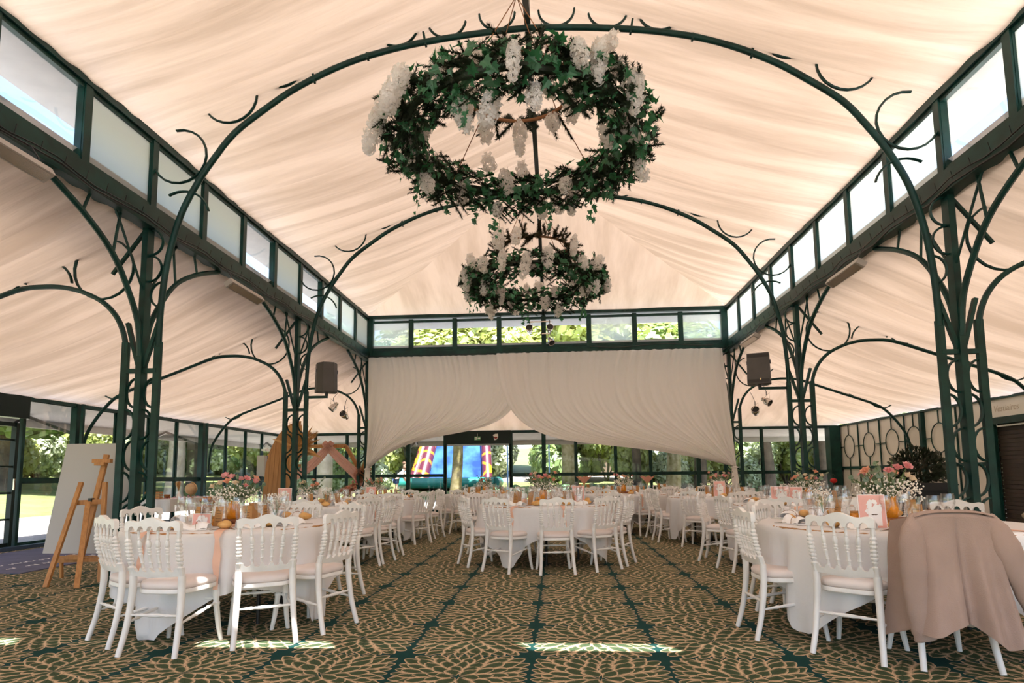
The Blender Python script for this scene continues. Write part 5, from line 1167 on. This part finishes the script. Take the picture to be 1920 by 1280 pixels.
# electrical cabinet, red bag, sign, plaque
ec = thing('fuse_cabinet', 'grey cabinet with two loose wires hanging on the left glazing', 'cabinet', (XLW + .26, 17.9, 1.28))
MB().box((0, 0, .22), (.22, .72, .62), Matrix.Rotation(.0, 3, 'Z')).build('casing', M['box_grey'], ec)
MB().box((.0, 0, .70), (.12, .46, .05)).box((0, 0, .74), (.08, .12, .05)).build('power_strip', M['paper'], ec)
MB().rod((-.18, 0, -1.28), (-.18, 0, .75), .05).build('stand_post', M['steel'], ec)
for y in (-.18, .12): MB().tube([(.06, y, .70), (.13, y - .03, .50), (.13, y + .02, .2), (.12, y + .06, -.12)], .006, 5).build('wire', M['black'], ec)
rb = thing('red_bag', 'red bag on the floor stand in the far right corner', 'bag', (8.06, 18.55, 0)); MB().ball((0, 0, .90), .10, 14, 10, (1, .8, .75)).build('bag_body', M['red'], rb, smooth=80); MB().rod((0, 0, 0), (0, 0, .83), .05).box((0, 0, .015), (.3, .3, .03)).build('stand', M['black'], rb)
MB().tube([(-.06, 0, 1.02), (0, 0, 1.10), (.06, 0, 1.02)], .008, 5).build('handle', M['black'], rb)
es = thing('exit_sign', 'small green and white exit sign hanging before the black door header', 'sign', (-2.46, YB - .14, 2.32))
MB().box((0, 0, 0), (.20, .02, .115)).build('plate', M['exit_green'], es)
b = MB(); b.box((-.045, -.0115, 0), (.075, .002, .085)); b.add([(.095, -.012, 0), (.06, -.012, .035), (.06, -.012, .014), (.012, -.012, .014), (.012, -.012, -.014), (.06, -.012, -.014), (.06, -.012, -.035)], [tuple(range(6, -1, -1))]); b.build('arrow_and_door', M['paper'], es)
b = MB(); b.ball((-.040, -.013, .026), .008, 8, 6, (1, .3, 1)); b.tube([(-.045, -.0135, .014), (-.050, -.0135, -.008), (-.066, -.0135, -.03)], .005, 4); b.tube([(-.050, -.0135, -.008), (-.034, -.0135, -.018), (-.032, -.0135, -.034)], .004, 4); b.tube([(-.064, -.0135, .004), (-.045, -.0135, .012), (-.028, -.0135, .0)], .0035, 4); b.build('running_figure', M['exit_green'], es)
MB().rod((0, 0, .055), (0, 0, .15), .008).build('rod', M['chrome'], es)
pl = thing('wall_plaque', 'small cream and red paper shape stuck on the black door header', 'decoration', (-1.90, YB - .068, 2.36))
o = [(-.03, -.10), (.04, -.08), (.09, 0), (.085, .10), (.05, .105), (.03, .095), (.01, .105), (-.02, .09), (-.06, .075), (-.075, .045), (-.05, .01), (-.045, -.04)]
MB().prism(o, lambda u, v, w: (u, -w, v), .006).build('paper_shape', M['paper'], pl); MB().prism([(-.05, .005), (.075, .005), (.05, -.045), (.0, -.055), (-.04, -.035)], lambda u, v, w: (u, -.0065 - w, v), .003).build('red_band', mat('brick red paper', (.28, .04, .03), .8), pl)

# ------------------------------------------------------------------ potted trees, stool, spare chairs
def bay_tree(loc, label, pot, seed, R=.30, H=.98):
    rr = random.Random(seed); t = thing('potted_bay', label, 'plant', loc)
    b = MB(); b.box((0, 0, H * .5 - .04), (.42, .42, H - .08), taper=.68); b.box((0, 0, H - .05), (.46, .46, .10)); b.build('pot', pot, t)
    MB().box((0, 0, H - .004), (.38, .38, .012)).build('soil', M['bark'], t)
    MB().tube([(0, 0, H), (.01, 0, H + .12), (0, .01, H + .25)], .015, 6).build('trunk', M['bark'], t)
    b = MB()
    for k in range(1100):
        d = Vector((rr.gauss(0, 1), rr.gauss(0, 1), rr.gauss(0, 1))).normalized(); q = R * (.45 + .55 * rr.random() ** .5) * (1 + .12 * math.sin(5 * d.x + 3 * d.z)); c = Vector((d.x * q, d.y * q, H + .22 + d.z * q * .78))
        e = (d + Vector((rr.uniform(-.8, .8), rr.uniform(-.8, .8), rr.uniform(-.3, .9)))).normalized(); x = e.orthogonal().normalized(); l = rr.uniform(.055, .09); w = l * .30
        b.add([c, c + e * l * .5 + x * w, c + e * l, c + e * l * .5 - x * w], [(0, 1, 2, 3)])
    b.build('foliage', M['bay'], t)
    b = MB()
    for k in range(26):
        d = Vector((rr.gauss(0, 1), rr.gauss(0, 1), rr.gauss(.3, 1))).normalized(); b.tube([(0, 0, H + .15), (d.x * R * .5, d.y * R * .5, H + .22 + d.z * R * .4), (d.x * R * .9, d.y * R * .9, H + .22 + d.z * R * .7)], .004, 4)
    b.build('branches', M['bark'], t)
    return t
bay_tree((4.83, 8.55, 0), 'bay bush in a tall black pot beside the nearest right column', M['black_plastic'], 5)
bay_tree((6.62, 8.3, 0), 'dark bay bush cut by the right edge, before the shutter', M['black_plastic'], 6)
t = thing('tall_pot', 'empty grey green pot standing beside the black pot', 'pot', (4.62, 9.05, 0)); MB().lathe([(.001, 0), (.10, 0), (.125, .75), (.16, .86), (.17, .98), (.145, .98), (.11, .80), (.001, .79)], 24, cap=False).build('pot_body', M['grey_green'], t, smooth=40)
t = thing('stool', 'high stool with a tan padded seat at the right edge', 'stool', (4.72, 6.25, 0), .2)
MB().lathe([(.001, .66), (.22, .66), (.235, .68), (.235, .70), (.22, .715), (.001, .72)], 24, cap=False).build('seat', mat('tan padded vinyl', (.48, .36, .24), .5), t, smooth=50); MB().lathe([(.001, .60), (.21, .60), (.21, .66), (.001, .66)], 24, cap=False).build('seat_base', M['black'], t, smooth=40)
for k in range(4): a = PI / 4 + k * PI / 2; MB().rod((.15 * math.cos(a), .15 * math.sin(a), .62), (.23 * math.cos(a), .23 * math.sin(a), 0), .028).build('leg', M['black'], t)
for k in range(4): chair(8.10, 17.9 - .02 * k, 180 + 90 * 0, 'spare white chair against the trellis wall, behind the near right bouquet', 'spare chairs along the right wall') if k == 0 else None
chair(8.08, 14.55, 180, 'spare white chair against the trellis wall, just left of the tall pots', 'spare chairs along the right wall'); chair(8.10, 15.1, 182, 'spare white chair against the trellis wall, half hidden by flowers', 'spare chairs along the right wall')

# ------------------------------------------------------------------ linen jacket over the chair
jk = thing('jacket', 'beige linen jacket hung over the back of the right front chair', 'jacket', (2.25 + .275 * math.cos(math.radians(83)), 3.72 + .275 * math.sin(math.radians(83)), 0), math.radians(83 - 90))
def jbody(u, v):
    x = (u - .5); w = max(0, (v - .08) / .92); hw = .205 + .02 * w + .10 * max(0, w - .5) ** 1.2
    if v < .08:
        a = PI * (1 - v / .08); return (x * 2 * hw, -.284 + .034 * math.cos(a) * -1 * -1 * -1 if False else -.284 + .036 * -math.cos(PI - a), .892 - .028 * (2 * abs(x)) ** 3 + .014 * math.sin(a))
    z = .892 - .028 * (2 * abs(x)) ** 3 - .60 * w + (.05 * math.cos(2 * PI * x * 1.5) - .05) * max(0, w - .55) * 2 - .03 * w * math.sin(5 * x)
    y = -.320 - .07 * w + .012 * math.cos(6 * PI * x) * w - .05 * w * w * math.cos(PI * x) + (.03 * math.sin(11 * x + 1.3) + .022 * math.sin(23 * x)) * w ** 1.2
    if abs(x) < .022: y += .016 * (1 - abs(x) / .022) * min(1, w * 3) * (1 if w < .6 else 1 + 1.6 * (w - .6) / .4)
    return (x * 2 * hw, y, z)
b = MB(); b.grid(jbody, 64, 40); b.build('back_panel', M['linen'], jk, smooth=179)
b = MB(); b.grid(lambda u, v: ((u - .5) * .40, -.247 + .02 * v, .890 - .028 * (2 * abs(u - .5)) ** 3 - .14 * v), 40, 8); b.build('collar', M['linen'], jk, smooth=179)
for s_ in (-1, 1):
    P = [(s_ * .180, -.285, .872), (s_ * .222, -.32, .77), (s_ * (.238 + .03 * (s_ > 0)), -.345, .60), (s_ * (.232 + .10 * (s_ > 0)), -.35, .42), (s_ * (.215 + .17 * (s_ > 0)), -.35, .26), (s_ * (.20 + .20 * (s_ > 0)), -.345, .19)]
    P = smoothcurve(P, 5); n = len(P); b = MB(); b.tube(P, [(.030 + .046 * min(1, i / (n * .25))) * (1 - .22 * i / n) * (1 + .05 * math.sin(i * 1.9)) for i in range(n)], 14, up=(0, 1, 0), flat=.55)
    sv = b.build('sleeve', M['linen'], jk, smooth=179)
    for q in range(3): MB().ball((P[-1].x - s_ * .02, P[-1].y - .034, P[-1].z + .03 + .022 * q), .006, 8, 5, (1, .5, 1)).build('button', M['kraft'], sv)
for s_ in (-1, 1):
    b = MB(); b.grid(lambda u, v: (s_ * (.19 + .05 * u + .10 * v * u), -.24 + .17 * u - .05 * v + .02 * math.sin(8 * v), .86 - .03 * u - (.62 + .06 * u) * v), 8, 20); b.build('front_panel', M['linen'], jk, smooth=179)
# ------------------------------------------------------------------ the park outside
def gz(x, y):
    d = max(XLW - 1.4 - x, y - YB - 1.4, x - XRW - 1.4, YF - 1.4 - y, 0); d = math.hypot(max(XLW - 1.4 - x, x - XRW - 1.4, 0), max(y - YB - 1.4, YF - 1.4 - y, 0))
    return -.03 + .075 * d
def ground():
    b = MB(); X = [-70, -50, -38, -30, -24, -20, -17, -15, -13.5, -12, XLW - 1.4, XLW, -6, -3, 0, 3, 6, XRW, XRW + 1.4, 12, 15, 20, 28, 40, 60]; Y = [-45, -20, -10, YF - 1.4, YF, 3, 8, 13, YB, YB + 1.4, 22.5, 24, 25.5, 28, 32, 38, 46, 60, 90]
    nx = len(X); vs = [(x, y, gz(x, y) - (.15 if XLW <= x <= XRW and YF <= y <= YB else 0)) for y in Y for x in X]
    for j in range(len(Y) - 1):
        for i in range(nx - 1):
            xm, ym = (X[i] + X[i + 1]) / 2, (Y[j] + Y[j + 1]) / 2; dist = math.hypot(max(XLW - xm, xm - XRW, 0), max(ym - YB, YF - ym, 0))
            b.f.append((j * nx + i, j * nx + i + 1, (j + 1) * nx + i + 1, (j + 1) * nx + i)); b.m.append(1 if dist < 5.2 or (ym > 30 and ym < 36 and xm > -2 and xm < 9) else 0)
    b.v = vs; return b.build('ground', [M['grass'], M['gravel']], smooth=179)
tag(ground(), 'sunlit lawn and pale gravel around the hall', 'ground', kind='structure')
def crown_mesh(seed, m_, n, leaf, sx, sz, clumps=16):
    rr = random.Random(seed); b = MB(); C = []
    for k in range(clumps):
        d = Vector((rr.gauss(0, 1), rr.gauss(0, 1), rr.gauss(0, 1))).normalized(); q = rr.random() ** .4 * .68; C.append((Vector((d.x * q * sx, d.y * q * sx, d.z * q * sz)), rr.uniform(.24, .46)))
    for k in range(n):
        c, r = rr.choice(C); d = Vector((rr.gauss(0, 1), rr.gauss(0, 1), rr.gauss(0, 1))).normalized(); p = c + Vector((d.x * r * sx, d.y * r * sx, d.z * r * sz)) * rr.uniform(.75, 1.05)
        nrm = (d + Vector((rr.uniform(-.7, .7), rr.uniform(-.7, .7), rr.uniform(-.1, 1.0)))).normalized(); x = nrm.orthogonal().normalized(); y = nrm.cross(x); a = rr.uniform(0, 6.28); x, y = x * math.cos(a) + y * math.sin(a), y * math.cos(a) - x * math.sin(a); s_ = leaf * rr.uniform(.7, 1.3)
        b.add([p - y * s_, p + x * s_ * .55, p + y * s_, p - x * s_ * .55], [(0, 1, 2, 3)])
    return b.mesh('crown', m_)
CR = {'a': crown_mesh(1, M['leaf_a'], 7000, .085, 1, 1), 'b': crown_mesh(2, M['leaf_b'], 7000, .085, 1, 1), 'c': crown_mesh(3, M['leaf_c'], 6500, .07, 1, 1), 'd': crown_mesh(4, M['leaf_d'], 6500, .08, 1, 1)}
def tree(x, y, h, trunk_r, bark, kind, cr, label, lean=0.0, group=None):
    z0 = gz(x, y) - .1; t = thing('tree', label, 'tree', (x, y, z0), 0, group); rr = random.Random(int(x * 31 + y * 7))
    pts = smoothcurve([(0, 0, 0), (lean * .3 + .05, .03, h * .25), (lean * .7, 0, h * .55), (lean, .05, h * .9)], 4); n = len(pts)
    b = MB(); b.tube(pts, [trunk_r * (1.25 if i == 0 else 1.0) * (1 - .45 * i / n) for i in range(n)], 10)
    for k in range(5):
        a = rr.uniform(0, 6.28); q = pts[int(n * (.55 + .08 * k))]; b.tube([q, q + Vector((math.cos(a) * cr[0] * .35, math.sin(a) * cr[0] * .35, .6)), q + Vector((math.cos(a) * cr[0] * .75, math.sin(a) * cr[0] * .75, 1.0))], [trunk_r * .4, trunk_r * .25, trunk_r * .08], 6)
    b.build('trunk', bark, t, smooth=60)
    for k, (dx, dz, s_) in enumerate(((0, 0, 1.0), (-.35, -.25, .8), (.4, -.15, .8))):
        o = put(CR[kind], 'crown', t, (lean + dx * cr[0], rr.uniform(-.3, .3) * cr[0], h + dz * cr[1]), rr.uniform(0, 6.28)); o.scale = (cr[0] * s_, cr[0] * s_, cr[1] * s_)
    return t
def shrub(x, y, r, h, kind, label, group):
    z0 = gz(x, y) - .1; t = thing('shrub', label, 'shrub', (x, y, z0), 0, group); o = put(CR[kind], 'foliage', t, (0, 0, h * .5), x * 3.1); o.scale = (r, r, h * .62)
    b = MB()
    for k in range(5): a = k * 1.26; b.tube([(0, 0, 0), (.25 * r * math.cos(a), .25 * r * math.sin(a), h * .3), (.5 * r * math.cos(a), .5 * r * math.sin(a), h * .6)], .04, 5)
    b.build('stems', M['bark'], t)
TR = [(-21.3, 22.0, 4.6, .55, 'bark', 'b', (4.2, 2.6), 'broad dark trunked tree seen through the door at the left edge', 0),
 (-15.6, 24.0, 6.4, .38, 'bark_pale', 'a', (3.6, 2.9), 'pale trunked tree seen through the left glazing', 0.1), (-16.6, 27.0, 5.6, .36, 'bark', 'b', (3.6, 3.2), 'dark trunked tree right behind the pale one on the left', -.2),
 (-10.3, 26.5, 6.2, .40, 'bark_pale', 'd', (3.2, 2.6), 'pale grey trunk framed by the hexagon arch', 0), (-3.95, 23.6, 6.2, .24, 'moss', 'a', (2.6, 2.2), 'mossy trunked tree in front of the inflatable slide', .25),
 (.55, 25.2, 5.2, .40, 'moss', 'a', (3.0, 2.6), 'thick mossy tree just right of the garden doorway', -.1), (3.35, 26.2, 5.2, .22, 'bark', 'a', (3.0, 2.6), 'slender tree behind the pink fan vase', 0),
 (4.15, 22.6, 5.0, .30, 'moss', 'b', (2.7, 2.2), 'forked mossy tree left of the tied drape', .2), (5.55, 24.4, 5.2, .27, 'bark', 'b', (2.8, 2.5), 'dark trunk seen beside the tied drape', .1),
 (8.15, 24.2, 5.0, .26, 'bark', 'b', (2.9, 2.4), 'dark leaning trunk between the right columns', -.2), (10.15, 24.0, 5.0, .28, 'bark', 'd', (3.0, 2.4), 'tree outside the right end of the back glazing', 0),
 (-25.0, 33.0, 6.0, .4, 'bark', 'a', (5.0, 3.4), 'big bright tree beyond the lawn at far left', 0), (13.5, 27.0, 5.4, .3, 'bark', 'a', (3.4, 2.9), 'bright tree beyond the right corner of the hall', 0), (-6.5, 33.5, 7.0, .3, 'bark', 'c', (4.0, 3.4), 'silvery tree behind the inflatable slide', 0)]
for x, y, h, r, bk, k, cr, lb, ln in TR: tree(x, y, h, r, M[bk], k, cr, lb, ln)
GT = 'trees closing the view beyond the lawn'
rr = random.Random(77)
for k, x in enumerate(range(-46, 30, 6)):
    y = 40 + rr.uniform(-3, 3); tree(x + rr.uniform(-1, 1), y, 6.2 + rr.uniform(-.5, 1), .3, M['bark'], 'abdc'[k % 4], (4.6, 4.4), 'tree in the row closing the view beyond the lawn', 0, GT)
for k, y in enumerate(range(6, 40, 6)): tree(-36 + rr.uniform(-2, 2), y, 6.2, .35, M['bark'], 'bacd'[k % 4], (4.6, 4.4), 'tree in the row closing the view beyond the lawn', 0, GT)
GS = 'shrubs along the edge of the lawn'
for k in range(9): shrub(-30 + rr.uniform(-.8, .8), 14 + 3.0 * k, 2.3, 3.0 + rr.uniform(-.3, .8), 'c', 'pale green rounded shrub at the edge of the lawn', GS)
for k in range(9): shrub(-27 + 2.9 * k, 36.5 + rr.uniform(-1, 1), 2.0, 3.4 + rr.uniform(-.4, .6), 'cd'[k % 2], 'pale green rounded shrub at the edge of the lawn', GS)
for k in range(8): shrub(3.6 + 1.7 * k, 28.6 + rr.uniform(-.6, .6), 1.35, 2.3 + rr.uniform(-.3, .5), 'ac'[k % 2], 'bright leafy shrub outside the right half of the back glazing', 'shrubs outside the right half of the back glazing')
for k in range(7): shrub(-2.6 + 1.0 * k, 24.6 + rr.uniform(-.2, .2), .6, .62, 'd', 'low dark green plant along the terrace beyond the doorway', 'low plants along the terrace')
for k in range(3): shrub(-11.8 + 1.6 * k, 28.2, 1.2, 2.0, 'cb'[k % 2], 'leafy shrub behind the hexagon arch', 'shrubs behind the hexagon arch')

for k, x in enumerate((-16, -13, -10.4, .2, 2.6, 5.0, 7.4, 10.4, 13.4, 16.4)): shrub(x, 32.5 + rr.uniform(-.8, .8), 2.1, 4.6 + rr.uniform(-.4, .6), 'acab'[k % 4], 'tall bright leafy shrub beyond the terrace', 'tall shrubs beyond the terrace')
for k in range(7): shrub(-24.5 + rr.uniform(-.6, .6), 23 + 2.1 * k, 1.7, 3.4, 'ca'[k % 2], 'pale green rounded shrub at the edge of the lawn', GS)
# inflatable slide
def giraffe():
    t = NT('yellow vinyl with plum patches'); tc = t.n('TexCoord'); v = t.n('TexVoronoi'); v.feature = 'DISTANCE_TO_EDGE'; v.inputs['Scale'].default_value = 1.25; t.l(tc.outputs['Object'], v.inputs['Vector'])
    p = t.n('BsdfPrincipled'); p.inputs['Roughness'].default_value = .35; t.l(t.mix(t.m('GREATER_THAN', v.outputs['Distance'], .085), (.42, .165, .008), (.075, .011, .022)), p.inputs['Base Color']); t.l(p.outputs[0], t.out.inputs[0]); return t.mat
GI = giraffe(); g0 = gz(-5, 29)
sd = thing('inflatable_slide', 'tall inflatable slide, blue with yellow and plum sides, on the lawn', 'slide', (-4.95, 29.0, g0))
MB().prism([(-1.3, 0), (1.3, 0), (.80, 5.2), (-.80, 5.2)], lambda u, v, w: (u, .55 + v * .72 + w, .25 + v), .5).build('slide_bed', M['blue_vinyl'], sd)
for nm, x0, x1, r in (('side_bolster', -1.62, -.96, .30), ('side_bolster', 1.66, .94, .25), ('outer_bolster', -2.05, -1.18, .22)):
    MB().tube(smoothcurve([(x0, .30, .15), (x0 * .75 + x1 * .25, 1.35, 1.6), ((x0 + x1) / 2, 2.3, 3.0), (x1, 4.0, 5.3)], 5), r, 14).build(nm, GI, sd, smooth=70)
MB().tube([(-.75, 2.55, 3.05), (0, 2.5, 3.12), (.75, 2.55, 3.05)], .20, 10).build('red_roll', M['red_vinyl'], sd, smooth=70)
b = MB(); b.box((0, -.5, .18), (4.3, 2.0, .36)); b.build('landing_pool', M['teal_vinyl'], sd)
for (a, c) in (((-2.15, -1.5, .25), (2.15, -1.5, .25)), ((-2.15, -1.5, .25), (-2.15, .6, .25)), ((2.15, -1.5, .25), (2.15, .6, .25))): MB().tube([a, c], .25, 12).build('pool_wall', M['teal_vinyl'], sd, smooth=70)
b = MB(); b.prism([(-1.35, 0), (1.35, 0), (1.0, 5.4), (-1.0, 5.4)], lambda u, v, w: (u, 1.2 + v * .62 + w, v), 1.6); b.build('tower', M['blue_vinyl'], sd)
# goal frame and low building beyond
gf = thing('goal_frame', 'dark blue metal frame beyond the doorway', 'frame', (-1.2, 26.5, gz(0, 26.5)))
MB().rod((-.9, 0, 2.25), (.9, 0, 2.25), .06).build('bar', M['denim'], gf)
for x in (-.9, .9): MB().rod((x, 0, 0), (x, 0, 2.25), .06).build('post', M['denim'], gf)
bl = thing('barn', 'low tan barn beyond the lawn, seen over the terrace', 'building', (2.2, 37.5, gz(2, 37.5) - .2))
MB().box((0, 0, .3), (3.6, 4, 1.6)).build('wall', mat('tan render', (.13, .095, .065), .9), bl); MB().prism([(-2.1, 1.1), (2.1, 1.1), (0, 1.75)], lambda u, v, w: (w - 2.0, u, v), 4.0).build('roof', mat('tan roof tiles', (.15, .11, .075), .9), bl)

# two children by the slide
def skinned(name, joints, edges, radii, m_, parent):
    me = bpy.data.meshes.new(name); me.from_pydata(joints, edges, []); o = bpy.data.objects.new(name, me); COL.objects.link(o); o.parent = parent; me.materials.append(m_)
    md = o.modifiers.new('skin', 'SKIN'); md.use_smooth_shade = True
    if not me.skin_vertices: me.attributes.new if False else None
    for i, r in enumerate(radii): me.skin_vertices[0].data[i].radius = (r, r)
    me.skin_vertices[0].data[0].use_root = True
    sb = o.modifiers.new('smooth', 'SUBSURF'); sb.levels = 1; sb.render_levels = 1
    return o
def child(loc, rz, label, bend, shirt, legs):
    t = thing('person', label, 'person', loc, rz); f = bend
    hip = Vector((0, 0, .62)); ch = Vector((0, .32 * math.sin(f), .62 + .32 * math.cos(f))); nk = ch + Vector((0, .14 * math.sin(f), .14 * math.cos(f))); hd = nk + Vector((0, .15 * math.sin(f * .8), .15 * math.cos(f * .8)))
    J = [hip, (hip + ch) / 2, ch, nk, hd, hd + Vector((0, .02, .08))]; E_ = [(0, 1), (1, 2), (2, 3), (3, 4), (4, 5)]; R_ = [.10, .10, .105, .045, .085, .07]
    for s_ in (-1, 1):
        k = len(J); J += [hip + Vector((s_ * .075, 0, -.05)), Vector((s_ * .085, .04, .34)), Vector((s_ * .085, -.02, .06)), Vector((s_ * .09, .09, .03))]; E_ += [(0, k), (k, k + 1), (k + 1, k + 2), (k + 2, k + 3)]; R_ += [.075, .055, .04, .032]
        k = len(J); sh = ch + Vector((s_ * .14, 0, .03)); J += [sh, sh + Vector((s_ * .03, .06 + .1 * math.sin(f), -.19)), sh + Vector((s_ * .0, .20, -.32)), sh + Vector((0, .26, -.36))]; E_ += [(2, k), (k, k + 1), (k + 1, k + 2), (k + 2, k + 3)]; R_ += [.055, .040, .030, .026]
    skinned('body', J, E_, R_, M['skin'], t)
    S = [hip + Vector((0, 0, .02)), (hip + ch) / 2, ch, nk - Vector((0, .02, .04))]; SE = [(0, 1), (1, 2), (2, 3)]; SR = [.125, .118, .122, .07]
    for s_ in (-1, 1): sh = ch + Vector((s_ * .14, 0, .03)); k = len(S); S += [sh, sh + Vector((s_ * .03, .05, -.13))]; SE += [(2, k), (k, k + 1)]; SR += [.068, .056]
    skinned('shirt', S, SE, SR, shirt, t)
    S = [hip]; SE = []; SR = [.13]
    for s_ in (-1, 1): k = len(S); S += [hip + Vector((s_ * .075, 0, -.06)), Vector((s_ * .085, .03, .40))]; SE += [(0, k), (k, k + 1)]; SR += [.09, .072]
    skinned('trousers', S, SE, SR, legs, t)
    MB().ball(hd + Vector((0, -.015, .04)), .092, 12, 8, (1, 1, .9)).build('hair', M['hair'], t, smooth=80)
child((-7.05, 26.6, gz(-7, 26.6)), -1.2, 'child in a pale shirt and dark shorts bending forward beside the slide', .75, M['pale_shirt'], M['navy'])
child((-7.02, 27.7, gz(-7, 27.7)), -1.4, 'dark haired child in pale blue standing behind the bending child', .12, M['denim'], M['denim'])
